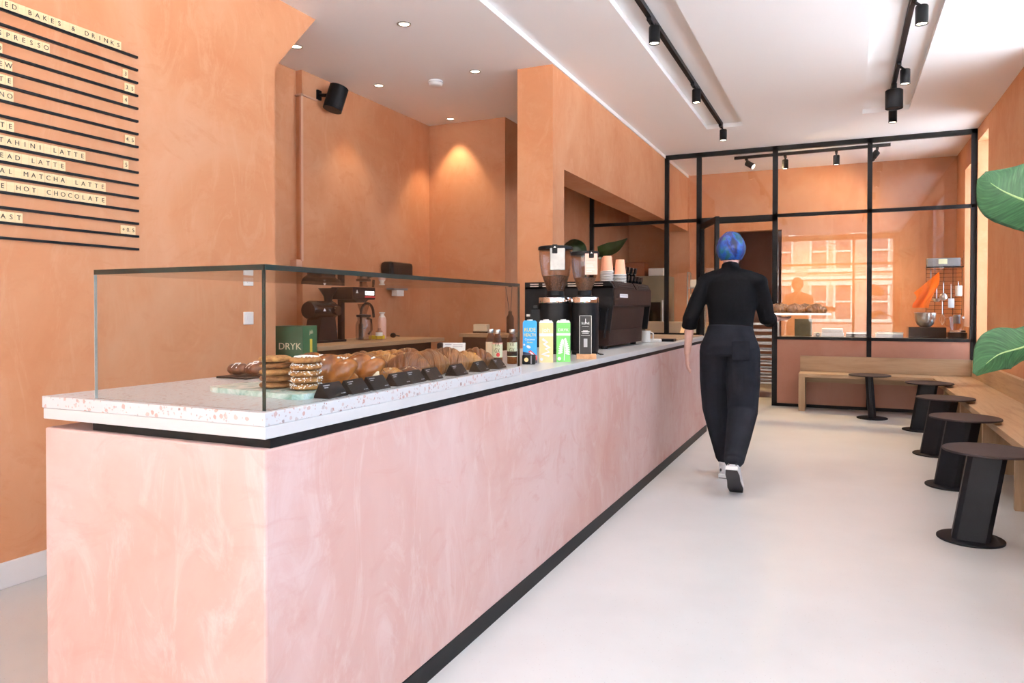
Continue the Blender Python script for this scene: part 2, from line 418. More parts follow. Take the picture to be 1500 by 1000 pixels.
def text_mesh(ch, size, ext=.0008, align='CENTER', sx=1.0):
    k = (ch, size, ext, align, sx)
    if k not in _txt:
        c = bpy.data.curves.new('t', 'FONT'); c.body = ch; c.size = size; c.extrude = ext; c.align_x = align; c.align_y = 'CENTER'
        c.resolution_u = 3
        o = bpy.data.objects.new('t', c); COL.objects.link(o); o.scale = (sx, 1, 1)
        dg = bpy.context.evaluated_depsgraph_get(); dg.update()
        me = bpy.data.meshes.new_from_object(o.evaluated_get(dg))
        if sx != 1.0: me.transform(Matrix.Diagonal((sx, 1, 1, 1)))
        bpy.data.objects.remove(o); _txt[k] = me
    return _txt[k]
def text(name, s, size, loc, rot, m, parent, ext=.0008, align='CENTER', sx=1.0):
    me = text_mesh(s, size, ext, align, sx).copy(); me.materials.clear(); me.materials.append(M[m])
    o = bpy.data.objects.new(name, me); COL.objects.link(o); o.parent = parent; o.location = loc; o.rotation_euler = rot
    return o
FACE_X = (R(90), 0, R(90))       # text readable from +X
FACE_NY = (R(90), 0, 0)          # text readable from -Y
ORD = ['first', 'second', 'third', 'fourth', 'fifth', 'sixth', 'seventh', 'eighth', 'ninth', 'tenth', 'eleventh', 'twelfth', 'thirteenth', 'fourteenth', 'fifteenth', 'sixteenth']

# ------------------------------------------------------------------ the setting
XL, XLB, YB, XR, HC, HL = -3.167, -3.93, 9.206, 1.31, 3.096, 3.06
struct(MB().box(-4.3, 1.7, -2.55, 12.6, -.12, 0).build('floor', 'floor'))
# main ceiling with two shallow light recesses
c = MB()
ycut = 8.05
for x0, x1 in ((-2.05, -1.347), (-.967, .165), (.578, 1.7)): c.box(x0, x1, -2.55, ycut, HC, HC + .2)
c.box(-2.05, 1.7, ycut, 12.6, HC, HC + .2)
for x0, x1 in ((-1.347, -.967), (.165, .578)): c.box(x0, x1, -2.55, ycut, HC + .045, HC + .2)
struct(c.build('ceiling', 'ceiling'))
struct(MB().box(-4.3, -2.05, -2.55, 12.6, HL, HC + .2).build('ceiling_left', 'ceiling'))
# left wall with its slanted upper end
struct(MB().prism([(-2.55, 0), (3.46, 0), (3.46, 2.629), (3.842, HL), (-2.55, HL)], 0, XL - .30, XL).build('wall_left', 'wall'))
struct(MB().box(XL, XL + .014, -2.38, 3.455, 0, .108, .003).build('baseboard_left', 'whitepaint'))
c = MB(); c.box(-4.2, -3.99, 2.4, 4.60, 0, HL); c.box(-4.2, XLB, 4.60, 6.563, 0, HL); struct(c.build('wall_recess_left', 'wall'))
struct(MB().box(-4.2, XL - .30, 2.3, 2.4, 0, HL).build('wall_recess_front', 'wall'))
struct(MB().box(-4.2, -3.06, 6.563, 11.3, 0, HL).build('wall_recess_back', 'wall'))
struct(MB().box(-2.363, -2.062, 5.30, 5.556, 0, HC).build('wall_pillar', 'wall'))
struct(MB().box(-2.345, -2.062, 5.556, 10.71, 2.287, HC).build('wall_bulkhead', 'wall'))
struct(MB().box(-2.345, -2.035, 10.71, 11.3, 0, HC).build('wall_kitchen_left', 'wall'))
struct(MB().box(-3.06, -2.345, 11.15, 11.3, 0, HL).build('wall_kitchen_alcove', 'wall'))
# kitchen back wall with an open doorway
c = MB(); c.box(-2.06, -1.52, 10.75, 10.9, 0, HC); c.box(-.777, 1.7, 10.75, 10.9, 0, HC); c.box(-1.52, -.777, 10.75, 10.9, 2.258, HC)
struct(c.build('wall_kitchen_back', 'wall'))
c = MB(); c.box(-1.72, -1.52, 10.9, 12.4, 0, HC); c.box(-.777, -.6, 10.9, 12.4, 0, HC); c.box(-1.72, -.6, 12.4, 12.55, 0, HC); c.box(-1.02, -.777, 12.0, 12.4, 0, HC)
struct(c.build('wall_corridor', 'kneewall'))
# right wall with two deep window openings
W1 = (8.56, 9.17, .62, 2.956); W2 = (9.42, 10.07, .95, 2.80)
WS = [(-1.70, .60, .90, 3.04), (.80, 2.60, .90, 3.04), (3.0, 6.45, 1.72, 3.04)]  # last: unseen high window, added to lift light on ceiling and bulkhead
WA = WS + [W1, W2]
c = MB()
ye = -2.55
for w in WA: c.box(XR, XR + .30, ye, w[0], 0, HC); ye = w[1]
c.box(XR, XR + .30, ye, 10.75, 0, HC)
for w in WA: c.box(XR, XR + .30, w[0], w[1], 0, w[2]); c.box(XR, XR + .30, w[0], w[1], w[3], HC)
struct(c.build('wall_right', 'wall'))
for i, w in enumerate(WA):
    o = empty('window_%d' % (i + 5)); struct(o)
    f = MB(); y0, y1, z0, z1 = w; xa, xb = XR + .20, XR + .25
    for a in ((y0, y0 + .05, z0, z1), (y1 - .05, y1, z0, z1), (y0, y1, z0, z0 + .05), (y0, y1, z1 - .05, z1)): f.box(xa, xb, *a)
    if i < 3:
        f.box(xa, xb, (y0 + y1) / 2 - .025, (y0 + y1) / 2 + .025, z0, z1); f.box(xa, xb, y0, y1, 2.4, 2.44)
    struct(f.build('window_frame', 'whitepaint', o))
    struct(MB().box(XR + .222, XR + .228, y0 + .05, y1 - .05, z0 + .05, z1 - .05).build('pane', 'winglass', o))
# shop front behind the camera
o = empty('window_1'); struct(o)
c = MB(); c.box(XL - .30, -3.10, -2.55, -2.4, 0, HC); c.box(1.22, 1.61, -2.55, -2.4, 0, HC); c.box(-3.10, 1.22, -2.55, -2.4, 3.02, HC); c.box(-3.10, .28, -2.55, -2.4, 0, .35)
struct(c.build('wall_front', 'wall'))
c = MB()
for x in (-3.10, -1.58, .22, 1.16): c.box(x, x + .06, -2.50, -2.44, .0 if x > 0 else .35, 3.02)
c.box(-3.10, 1.22, -2.50, -2.44, 2.96, 3.02); c.box(-3.10, .28, -2.50, -2.44, .35, .41); c.box(-3.1, 1.22, -2.5, -2.44, 2.30, 2.35); c.box(.28, 1.16, -2.50, -2.44, 0, .12)
struct(c.build('window_frame', 'blackframe', o))
for x0, x1, z0 in ((-3.04, -1.58, .41), (-1.52, .22, .41), (.28, 1.16, .12)):
    struct(MB().box(x0, x1, -2.474, -2.466, z0, 2.96).build('pane', 'winglass', o))
# outside: pavement, street and a brick terrace opposite (seen only as reflections)
struct(MB().prism([(-30, -30), (30, -30), (30, 12), (1.62, 12), (1.62, -2.56), (-30, -2.56)], 2, -.16, -.04).build('floor_street', 'asphalt'))
YF = -14.0
b0 = empty('brick_terrace', (0, YF, -.04), 0, 'brick terrace with white sash windows across the street, reflected in the glass partition', 'building')
c = MB(); c.box(-22, 22, -.4, 0, 0, 11.5); c.build('brick_wall', 'brick', b0)
c = MB(); c.box(-22, 22, 0, .06, 2.40, 2.52); c.build('stone_band', 'stone', b0)
win = None
for r_ in range(5):
    for k in range(-12, 13):
        x = k * 1.12 + (.22 if k % 2 else 0); z = .75 + r_ * 2.05
        if win is None:
            f = MB()
            for a in ((-.36, -.28, 0, 1.45), (.28, .36, 0, 1.45), (-.42, .42, -.10, .03), (-.42, .42, 1.40, 1.56), (-.28, .28, .70, .77)): f.box(a[0], a[1], -.02, .09, a[2], a[3])
            win = f.build('sash_window', 'stone', b0); MB().box(-.28, .28, .0, .02, .03, 1.40).build('pane', 'darkglass', win)
            w = win
        else: w = copy_tree(win, b0)
        w.location = (x, .0, z)

# ------------------------------------------------------------------ glazed black steel partition
o = empty('window_4'); struct(o)
f = MB(); fy0, fy1 = YB, YB + .05
ZP = .84
for x0, x1, z0, z1 in ((-3.058, -3.008, ZP, 3.05), (-2.065, -2.012, ZP, 3.096), (-1.664, -1.607, 0, 3.096), (-.771, -.712, 0, 3.096), (.248, .298, 0, 3.096), (1.256, 1.312, 0, 3.096),
                       (-2.04, 1.312, 3.043, 3.096), (-3.10, -1.62, 2.24, 2.278), (-1.66, -.72, 2.208, 2.284), (-.74, 1.3, 2.25, 2.289), (-.74, 1.3, .794, .828), (-.74, 1.3, 0, .036), (-3.09, -1.62, ZP - .03, ZP + .012)):
    f.box(x0, x1, fy0, fy1, z0, z1)
struct(f.build('steel_frame', 'blackframe', o))
for x0, x1, z0, z1 in ((-3.008, -2.065, ZP + .01, 2.24), (-3.008, -2.345, 2.278, 3.05), (-2.012, -1.664, 2.278, 3.043), (-2.012, -1.664, ZP + .01, 2.24), (-1.607, -.771, 2.284, 3.043),
                       (-.712, .248, 2.289, 3.043), (.298, 1.256, 2.289, 3.043), (-.712, .248, .828, 2.25), (.298, 1.256, .828, 2.25)):
    struct(MB().box(x0, x1, YB + .021, YB + .029, z0, z1).build('pane', 'winglass', o))
struct(MB().box(-.712, 1.256, YB + .008, YB + .14, .036, .794).build('wall_knee', 'kneewall'))
struct(MB().box(-3.06, -1.664, YB + .005, YB + .14, 0, ZP - .03).build('wall_knee_left', 'kneewall'))
# door leaf, hinged on the left post and standing open into the shop
d = empty('door_1', (-1.600, YB, 0), math.atan2(-.93, .37)); struct(d)
f = MB(); Lw = .84
for a in ((0, .06, .01, 2.2), (Lw - .06, Lw, .01, 2.2), (0, Lw, 2.14, 2.2), (0, Lw, .01, .12)): f.box(a[0], a[1], -.022, .022, a[2], a[3])
struct(f.build('door_frame', 'blackframe', d))
struct(MB().box(.06, Lw - .06, -.004, .004, .12, 2.14).build('pane', 'winglass', d))
f = MB(); f.rod((Lw - .03, -.05, .95), (Lw - .03, -.05, 1.25), .01); f.rod((Lw - .03, 0, .97), (Lw - .03, -.05, .97), .008); f.rod((Lw - .03, 0, 1.23), (Lw - .03, -.05, 1.23), .008)
struct(f.build('door_handle', 'blackframe', d, True))

# ------------------------------------------------------------------ service counter
CX0, CX1, CY0, CY1 = -1.932, -1.170, 1.244, 7.05
sc_ = empty('service_counter', (-1.55, 1.3, 0), 0, 'long pink plastered service counter with black plinth running into the shop', 'counter')
def rel(o, root):  # keep world placement while parenting to an unrotated root
    o.location = Vector(o.location) - root.location; return o
rel(MB().box(CX0, CX1, CY0, CY1, .06, .845, .006).build('body', 'counter', sc_), sc_)
rel(MB().box(CX0 + .03, CX1 + .002, CY0 + .02, CY1 - .02, 0, .064).build('plinth', 'black', sc_), sc_)
c = MB(); c.box(CX0 + .163, CX1 - .003, CY0 + .02, CY1 - .01, .845, .868); rel(c.build('shadow_gap', 'black', sc_), sc_)
wt = MB().box(-1.934, -1.168, 1.242, 7.20, .868, .897, .002).build('worktop', 'whitetop')
tag(wt, 'white stone worktop lying along the pink service counter', 'worktop')
tz = MB().box(-1.938, -1.168, 1.241, 2.66, .8972, .928, .0015).build('terrazzo_slab', 'terrazzo')
tag(tz, 'pink chipped terrazzo slab under the glass pastry case', 'counter slab')
ZT = .9282; ZW = .8972

gc = empty('glass_display_case', (-1.47, 1.97, ZT), 0, 'frameless glass pastry case with dark top edge on the terrazzo slab', 'display case')
GX0, GX1, GY0, GY1, GT = -1.757, -1.185, 1.262, 2.68, 1.260
rel(MB().box(GX0, GX1 - .011, GY0, GY0 + .008, ZT, GT - .013).build('front_pane', 'glass', gc), gc)
rel(MB().box(GX1 - .008, GX1, GY0 + .009, GY1, ZT, GT - .013).build('side_pane', 'glass', gc), gc)
rel(MB().box(GX0, GX1, GY0, GY1, GT - .0125, GT).build('top_pane', 'glass', gc), gc)
c = MB()
c.box(GX0, GX1 + .001, GY0 - .0012, GY0 - .0002, GT - .0125, GT); c.box(GX1 + .0002, GX1 + .0012, GY0, GY1, GT - .0125, GT)
c.box(GX1 - .0085, GX1 + .001, GY0 - .001, GY0 + .0005, ZT, GT - .0125); c.box(GX1 - .009, GX1 + .0005, GY1, GY1 + .001, ZT, GT - .013)
rel(c.build('polished_edge', 'glassedge', gc), gc)
rel(MB().box(GX0 - .0012, GX0 - .0002, GY0, GY0 + .008, ZT, GT - .013).build('pale_edge', 'edgepale', gc), gc)

# ------------------------------------------------------------------ pastries
def croissant_mesh(L=.15, rr=.046, bend=.55, bands=5, ridge=.10, tip=.36, seed=0):
    rnd = random.Random(seed); nu, nv = 90, 28; b_ = MB()
    def prof(u):
        a = abs(u); base = rr * (tip * .6 + (1 - tip * .6) * math.cos(math.pi / 2 * min(1, a)) ** .8) * (1.0 if a < .97 else max(.05, math.sqrt(max(0, 1 - ((a - .97) / .03) ** 2))))
        s = (u * bands / 2 + .5); f = s - math.floor(s)
        out = f if u < 0 else 1 - f
        st = ridge * (1 - abs(2 * f - 1) ** 3) - ridge * .3 * abs(u)
        return base * (1 + st + .015 * math.sin(u * bands * 14))
    off = rnd.random() * 10
    def fn(i, j):
        u = i * 2 - 1; v = 2 * math.pi * j; r = prof(u + .04 * math.sin(v + off) * (1 - abs(u)))
        r *= 1 + .06 * noise.noise(Vector((u * 3 + off, math.cos(v) * 1.2, math.sin(v) * 1.2)))
        y = r * math.cos(v); z = r * .95 * math.sin(v)
        z = max(z, -.62 * rr)
        ang = u * bend; Rc = L / (2 * bend)
        return ((Rc + y) * math.sin(ang), Rc - (Rc + y) * math.cos(ang) if False else (Rc - y) * 0 + y * math.cos(ang) - Rc * (1 - math.cos(ang)), z + .62 * rr)
    g = b_.grid(nu, nv, fn, True)
    b_.bm.faces.new([g[0][k] for k in range(nv)][::-1]); b_.bm.faces.new([g[-1][k] for k in range(nv)])
    bmesh.ops.recalc_face_normals(b_.bm, faces=b_.bm.faces)
    return b_
def scatter_bits(c, rx, ry, top, n, size, seed, slab=False):
    rnd = random.Random(seed); b_ = MB()
    for k in range(n):
        a = rnd.random() * 6.283; q = math.sqrt(rnd.random()); x = c[0] + rx * q * math.cos(a); y = c[1] + ry * q * math.sin(a)
        z = top(x - c[0], y - c[1]); s = size * (.6 + .8 * rnd.random())
        t = MB(); bmesh.ops.create_icosphere(t.bm, subdivisions=1, radius=s)
        b_.merge(t, Matrix.Translation((x, y, z)) @ Matrix.Rotation(rnd.random() * 3, 4, 'X') @ Matrix.Diagonal((1, .8, .55, 1)))
    return b_
def make_croissant(name, crust, top=None, L=.15, rr=.046, seed=0, bend=.5, n=90, rx=.04, ry=.026, size=.0035, ridge=.10):
    o = croissant_mesh(L, rr, bend, seed=seed, ridge=ridge).build(name, crust, smooth=True)
    if top:
        h = rr * 1.57
        scatter_bits((0, 0, 0), rx, ry, lambda x, y: h * (1 - .9 * (y / rr) ** 2 * .8) - .002 - 3 * x * x, n, size, seed + 5).build('topping', top, o, smooth=True)
    return o
def make_brioche(name, torn=False, seed=1):
    b_ = MB(); rnd = random.Random(seed)
    for s in (0, 1):
        pts = []; rad = []
        for i in range(26):
            u = i / 25; a = u * 2 * math.pi * 1.05 + s * math.pi
            pts.append((-.062 + .124 * u, .024 * math.sin(a), .042 + .017 * math.cos(a))); rad.append(.030 * (max(0.02, math.sin(math.pi * (u * .9 + .05))) ** .5))
        b_.tube(pts, rad, 16)
    b_.ball((0, 0, .03), .058, .040, .03)
    o = b_.build(name, 'brioche', smooth=True); remesh(o, .003, 5)
    if torn:
        t = MB(); t.ball((.030, -.036, .032), .024, .010, .026)
        t.build('torn_crumb', 'crumb', o, True)
    sg = MB()
    for k in range(9):
        x = rnd.uniform(-.04, .04); y = rnd.uniform(-.02, .02); sg.ball((x, y, .083 - 12 * y * y - 5 * x * x), .0036, .003, .0028, 8)
    sg.build('pearl_sugar', 'sugar', o, True)
    return o
def make_bun(name, crust, top, r=.045, h=.05, seed=2, n=70):
    b_ = MB(); off = seed * 3.1
    def fn(i, j):
        a = math.pi * i; v = 2 * math.pi * j
        d = 1 + .10 * noise.noise(Vector((math.cos(v) * 2 + off, math.sin(v) * 2, a * 1.4))) + .05 * math.sin(6 * v + a * 5)
        rr = r * math.sin(a) ** .7 * d
        return (rr * math.cos(v), rr * math.sin(v), max(0, h * (.5 + .5 * math.cos(a) ** 1) * (1 + .08 * math.sin(3 * v + off))))
    g = b_.grid(26, 32, fn, True); bmesh.ops.remove_doubles(b_.bm, verts=b_.bm.verts, dist=.0004)
    bmesh.ops.recalc_face_normals(b_.bm, faces=b_.bm.faces)
    o = b_.build(name, crust, smooth=True)
    scatter_bits((0, 0, 0), r * .6, r * .6, lambda x, y: h * (1.0 - .75 * (x * x + y * y) / (r * r)) + .001, n, .0032, seed).build('topping', top, o, smooth=True)
    return o

def put(o, x, y, z, rz, label, cat='pastry', group=None, s=1.0):
    o.location = (x, y, z); o.rotation_euler = (0, 0, R(rz)); o.scale = (s, s, s)
    return tag(o, label, cat, group)
GP = 'pastries in the glass case'
plain = make_croissant('croissant', 'crust', None, .155, .048, 1)
gold = make_croissant('croissant', 'crust_gold', 'almond', .15, .047, 2, n=150, rx=.045, ry=.03)
nutty = make_croissant('croissant', 'crust_dark', 'nut', .15, .047, 3, n=120, rx=.016, ry=.012, size=.0036)
glazed = make_croissant('croissant', 'crust_gold', None, .15, .046, 4)
big = make_croissant('croissant', 'crust', None, .15, .054, 6, bend=.3, ridge=.10)
# back row, left to right
seq = [
 (gold, -1.63, 2.045, 32, 'golden crumb-topped croissant second in the back column, beside the pale nut crumbs', .93),
 (glazed, -1.63, 2.145, 38, 'golden brown croissant third in the back column, below the oak counter', .93),
 (plain, -1.632, 2.245, 28, 'brown croissant fourth in the back column of the glass case', .93),
 (gold, -1.63, 2.345, 36, 'golden crumb-topped croissant fifth in the back column of the case', .93),
 (glazed, -1.632, 2.445, 30, 'golden brown croissant sixth in the back column of the case', .93),
 (nutty, -1.63, 2.545, 34, 'dark nut-topped croissant at the far end of the back column', .93),
 (nutty, -1.475, 2.065, 34, 'nut-topped croissant in the middle column behind the chocolate bun', .93),
 (gold, -1.475, 2.165, 28, 'crumb-topped croissant in the middle column behind the large nutty croissant', .93),
 (plain, -1.477, 2.265, 36, 'brown croissant in the middle column behind the upright front croissant', .93),
 (glazed, -1.475, 2.365, 30, 'golden brown croissant in the middle column behind the striped front croissant', .93),
 (gold, -1.477, 2.465, 38, 'golden crumb-topped croissant in the middle column left of the white card', .93),
 (plain, -1.475, 2.565, 26, 'brown croissant at the far end of the middle column', .93),
]
used = set()
def take(p):
    if p.name in used: return copy_tree(p)
    used.add(p.name); return p
for p, x, y, rz, lab, s in seq: put(take(p), x, y, ZT, rz, lab, 'croissant', GP, s)
# front row
put(make_croissant('croissant', 'crust_dark', 'nut', .14, .050, 11, n=60, rx=.02, ry=.016), -1.63, 1.935, ZT, 30, 'dark croissant at the left end, behind the two cookie stacks', 'croissant', GP)
put(make_brioche('glazed_brioche', False, 1), -1.50, 1.80, ZT, 35, 'shiny twisted brioche bun with pearl sugar right behind the sugared cookies', 'brioche', GP, 1.1)
put(make_brioche('glazed_brioche', False, 4), -1.345, 1.690, ZT, 35, 'large shiny brioche twist in front, right of the sugared cookie stack', 'brioche', GP, 1.15)
put(make_brioche('glazed_brioche', True, 5), -1.335, 1.825, ZT, 30, 'shiny brioche twist with torn white crumb showing, behind the second price card', 'brioche', GP, 1.08)
put(make_bun('chocolate_bun', 'chocolate', 'nut', .046, .072, 3, 16), -1.43, 1.96, ZT, 0, 'dark chocolate bun with pale nuts beside the torn brioche', 'bun', GP)
put(make_bun('nut_bun', 'crust_gold', 'nut', .040, .042, 5, 60), -1.305, 1.945, ZT, 0, 'low golden bun with white nuts behind the third price card', 'bun', GP)
put(make_bun('nut_bun', 'pretzel', 'nut', .042, .040, 8, 60), -1.290, 2.030, ZT, 30, 'low brown bun with nuts behind the fourth price card', 'bun', GP)
o = put(make_croissant('croissant', 'crust_dark', 'nut', .15, .052, 13, n=120, rx=.014, ry=.012, size=.004), -1.345, 2.105, ZT, 22, 'large dark croissant with a clump of pale nuts in the front row', 'croissant', GP)
put(big, -1.325, 2.212, ZT, 60, 'large upright-looking croissant in front, behind the sixth price card', 'croissant', GP, 1.0)
put(copy_tree(big), -1.320, 2.330, ZT, 24, 'broad croissant with fine striped layers, behind the seventh price card', 'croissant', GP, 1.02)
put(make_croissant('croissant', 'crust_gold', 'almond', .15, .044, 15, n=160, rx=.05, ry=.028), -1.315, 2.440, ZT, 30, 'golden crumb-covered croissant with its round tip towards the side glass', 'croissant', GP)
put(make_croissant('croissant', 'crust_dark', None, .14, .046, 17, ridge=.18), -1.315, 2.548, ZT, 40, 'spiral-layered dark croissant at the right end of the glass case', 'croissant', GP)

# dark twisted buns on a tray at the staff side
t = MB().box(-1.905, -1.770, 1.80, 2.00, ZT, ZT + .006, .002).build('pastry_tray', 'black'); tag(t, 'thin dark tray under the twisted buns at the left of the slab', 'tray')
tw = []
for k, (x, y, rz) in enumerate(((-1.868, 1.86, 15), (-1.815, 1.875, -10), (-1.868, 1.945, 20), (-1.80, 1.95, 5))):
    b_ = MB(); b_.ball((0, 0, .020), .030, .024, .020); b_.ball((.018, 0, .022), .018, .025, .019); b_.ball((-.018, 0, .021), .018, .022, .018)
    o = b_.build('twisted_bun', 'pretzel', smooth=True); remesh(o, .003, 3)
    dz = MB(); dz.tube([(-.012, -.02, .026), (-.004, -.008, .041), (.004, .006, .041), (.01, .02, .028)], .0018, 6); dz.tube([(.006, -.022, .026), (.010, -.006, .040), (.004, .01, .041)], .0018, 6); dz.build('icing', 'sugar', o, True)
    put(o, x, y, ZT + .006, rz, ['dark iced bun at the front left of the thin tray', 'dark iced bun at the front right of the thin tray, nearest the cookies', 'dark iced bun at the back left of the thin tray', 'dark iced bun at the back right of the thin tray'][k], 'bun', 'iced buns on the thin tray')

# green marble board with two stacks of cookies
b_ = MB(); b_.prism([(-1.615, 1.505), (-1.59, 1.49), (-1.27, 1.445), (-1.245, 1.46), (-1.245, 1.60), (-1.275, 1.625), (-1.58, 1.66), (-1.61, 1.64)], 2, ZT, ZT + .014)
mb_ = tag(b_.build('marble_board', 'marble'), 'pale green marble serving board under the cookie stacks', 'serving board')
def cookie(m, r, seed):
    b_ = MB()
    def fn(i, j):
        a = math.pi * i; v = 2 * math.pi * j; rr = r * (math.sin(a) ** .45 if 0 < i < 1 else 0) * (1 + .03 * noise.noise(Vector((math.cos(v) * 2, math.sin(v) * 2, seed * 7))))
        return (rr * math.cos(v), rr * math.sin(v), .0085 + .0085 * math.cos(a) + .0012 * noise.noise(Vector((rr * math.cos(v) * 90, rr * math.sin(v) * 90, seed))))
    b_.grid(18, 36, fn, True); bmesh.ops.remove_doubles(b_.bm, verts=b_.bm.verts, dist=.0003); bmesh.ops.recalc_face_normals(b_.bm, faces=b_.bm.faces)
    return b_.build('cookie', m, smooth=True)
LV = ['bottom', 'second from bottom', 'middle', 'second from top', 'top']
rnd = random.Random(3)
for k in range(5):
    o = cookie('cookie_dark' if k in (0, 1, 3) else 'cookie', .042, k)
    put(o, -1.42 + rnd.uniform(-.003, .003), 1.553 + rnd.uniform(-.003, .003), ZT + .0142 + k * .0178, k * 50, 'plain brown cookie, %s of the stack behind the glass corner' % LV[k], 'cookie', 'plain brown cookie stack', 1.05)
for k in range(5):
    o = cookie('cookie', .042, k + 10)
    q = random.Random(k); b_ = MB()
    for i in range(150 if k < 4 else 190):
        a = q.random() * 6.283; f = (.80 + .22 * q.random()) if k < 4 else math.sqrt(q.random()) * .78
        z = q.uniform(.006, .0165) if k < 4 else .0165 + .004 * (1 - f)
        b_.ball((.042 * f * math.cos(a), .042 * f * math.sin(a), z), .0019, .0016, .0015, 6)
    b_.build('pearl_sugar', 'sugar', o)
    put(o, -1.318 + rnd.uniform(-.003, .003), 1.553 + rnd.uniform(-.003, .003), ZT + .0142 + k * .0178, k * 70, 'cookie with white pearl sugar, %s of the sugared stack' % LV[k], 'cookie', 'sugared cookie stack')

# price cards along the side glass
def price_card():
    o = MB(); w, dp, h = .096, .030, .040
    b_ = MB(); b_.prism([(-dp, 0), (dp * .75, 0), (dp * .70, .002), (-.008, h), (-.012, h), (-dp + .0, .002)], 1, -w / 2, w / 2)
    c_ = b_.build('price_card', 'slate')
    ln = MB(); tilt = math.atan2(h - .002, dp * .70 + .008)
    rot = Matrix.Rotation(tilt, 4, 'Y')
    q = random.Random(1)
    def strip(y0, y1, s):   # s: 0 top .. 1 bottom of the sloping face
        x = -.008 + (dp * .70 + .008) * s; z = h + (.002 - h) * s
        ln.obox(Vector((x + .0006, (y0 + y1) / 2, z + .0006)), .0026, y1 - y0, .0006, rot)
    for s, y0, y1 in ((.16, -.040, -.010), (.30, -.040, -.022), (.84, .020, .026), (.84, .029, .041)): strip(y0, y1, s)
    ln.build('white_lettering', 'greyink', c_)
    return c_
pc = price_card()
spots = [(-1.222, 1.545, 4), (-1.224, 1.648, 4), (-1.226, 1.752, 3), (-1.228, 1.872, 3), (-1.229, 1.958, 3), (-1.230, 2.068, 2), (-1.224, 2.235, 2), (-1.222, 2.405, 4), (-1.222, 2.555, 5)]
for k, (x, y, rz) in enumerate(spots):
    o = pc if k == 0 else copy_tree(pc)
    nm = ['nearest the glass corner, below the sugared cookies', 'second from the glass corner, below the torn brioche', 'third from the glass corner', 'fourth from the glass corner', 'fifth from the glass corner, touching the fourth', 'sixth from the glass corner, below the upright croissant', 'seventh from the glass corner, below the striped croissant', 'second from the far end of the case, beside the round tip', 'at the far end of the case, below the juice bottles'][k]
    put(o, x, y, ZT, rz, 'black tent price card ' + nm, 'price card', 'price cards along the side glass', .92)

# juice bottles at the far end of the case, outside the glass
def bottle(name, label, lab_m, body='brownglass'):
    o = empty(name, label=label, cat='bottle', group='labelled juice bottles')
    MB().lathe([(.0, 0), (.030, .001), (.032, .006), (.032, .105), (.026, .128), (.017, .142), (.016, .15)], 24).build('bottle_body', body, o, True)
    MB().lathe([(.0325, .035), (.0327, .036), (.0327, .104), (.0325, .105)], 24, cap=False).build('paper_label', lab_m, o, True)
    MB().lathe([(.0185, .148), (.0195, .15), (.0195, .165), (.018, .168)], 20).build('cap', 'steel', o, True)
    return o
for k, (x, y, lab, mm, txt) in enumerate(((-1.545, 3.15, 'amber bottle behind the two labelled juice bottles', 'cream', None), (-1.478, 3.085, 'juice bottle with black VX GX on a pale label and pink top edge, left one', 'label_green', 'VX\nGX'), (-1.432, 3.150, 'juice bottle with black VX GX on a pale label, right one beside the blue carton', 'label_green', 'VX\nGX'))):
    o = bottle('juice_bottle', lab, mm); o.scale = (.74, .74, .98); o.location = (x, y, ZW); o.rotation_euler = (0, 0, R(22))
    if txt: text('lettering', txt, .030, (0, -.0335, .082), FACE_NY, 'ink', o, sx=.8)
    if k == 1: MB().lathe([(.0329, .098), (.0329, .1055)], 24, cap=False).build('pink_band', 'card_pink', o, True); MB().ball((.006, -.0325, .048), .012, .002, .010).build('fruit_print', 'red', o, True)
    if k == 2: MB().lathe([(.0329, .040), (.0329, .062)], 24, cap=False).build('dark_band', 'slate', o, True)

# drink cartons
def carton(label, m, x, y, rz, h=.195, w=.068):
    o = empty('drink_carton', (x, y, ZW), R(rz), label, 'carton', 'drink cartons beside the glass case')
    b_ = MB(); d = w * .95
    b_.prism([(-w / 2, 0), (w / 2, 0), (w / 2, h), (w / 2 - .004, h + .006), (-w / 2 + .004, h + .006), (-w / 2, h)], 1, -d / 2, d / 2)
    b_.build('box', m, o)
    c_ = MB(); c_.cyl((0, -.004, h + .005), .014, .010, 20); c_.build('cap', 'white', o, True)
    t_ = MB(); t_.prism([(-w / 2, h - .002), (w / 2, h - .002), (w / 2 - .006, h + .010), (-w / 2 + .006, h + .010)], 1, -d / 2 - .0006, -d / 2 + .003); t_.build('top_fold', 'white' if m != 'blue' else 'blue', o)
    return o, -d / 2 - .0008
RZ = 22
o, f = carton('blue coconut drink carton with yellow lettering, next to the glass case', 'blue', -1.390, 3.268, RZ)
text('lettering', 'RUDE', .026, (0, f, .160), FACE_NY, 'yellow_print', o, sx=.85); text('lettering', 'HEALTH', .021, (0, f, .135), FACE_NY, 'yellow_print', o, sx=.74)
text('lettering', 'Coconut', .014, (0, f, .114), FACE_NY, 'whiteink', o); text('lettering', 'Barista', .010, (0, f, .100), FACE_NY, 'yellow_print', o)
b_ = MB(); b_.ball((-.006, f, .078), .011, .0012, .007, 12, Matrix.Rotation(.5, 4, 'Y')); b_.ball((-.027, f, .088), .005, .0012, .005, 10); b_.build('coconut_print', 'whiteink', o, True)
b_ = MB(); b_.prism([(-.034, .0), (.034, 0), (.034, .03), (.01, .045), (-.034, .055)], 1, f - .0002, f + .0005); b_.build('navy_print', 'navy', o)
b_ = MB(); b_.prism([(-.008, .055), (.004, .062), (.034, .035), (.034, .012)], 1, f - .0006, f); b_.build('red_print', 'red', o)
b_ = MB(); b_.prism([(-.002, .053), (.004, .056), (.030, .033), (.028, .024)], 1, f - .0010, f - .0004); b_.build('white_print', 'whiteink', o)
o, f = carton('peach yellow drink carton, middle one of the three', 'peach', -1.330, 3.330, RZ)
b_ = MB(); b_.box(-.034, .034, f - .0004, f + .0004, .128, .142); b_.build('white_band', 'whiteink', o)
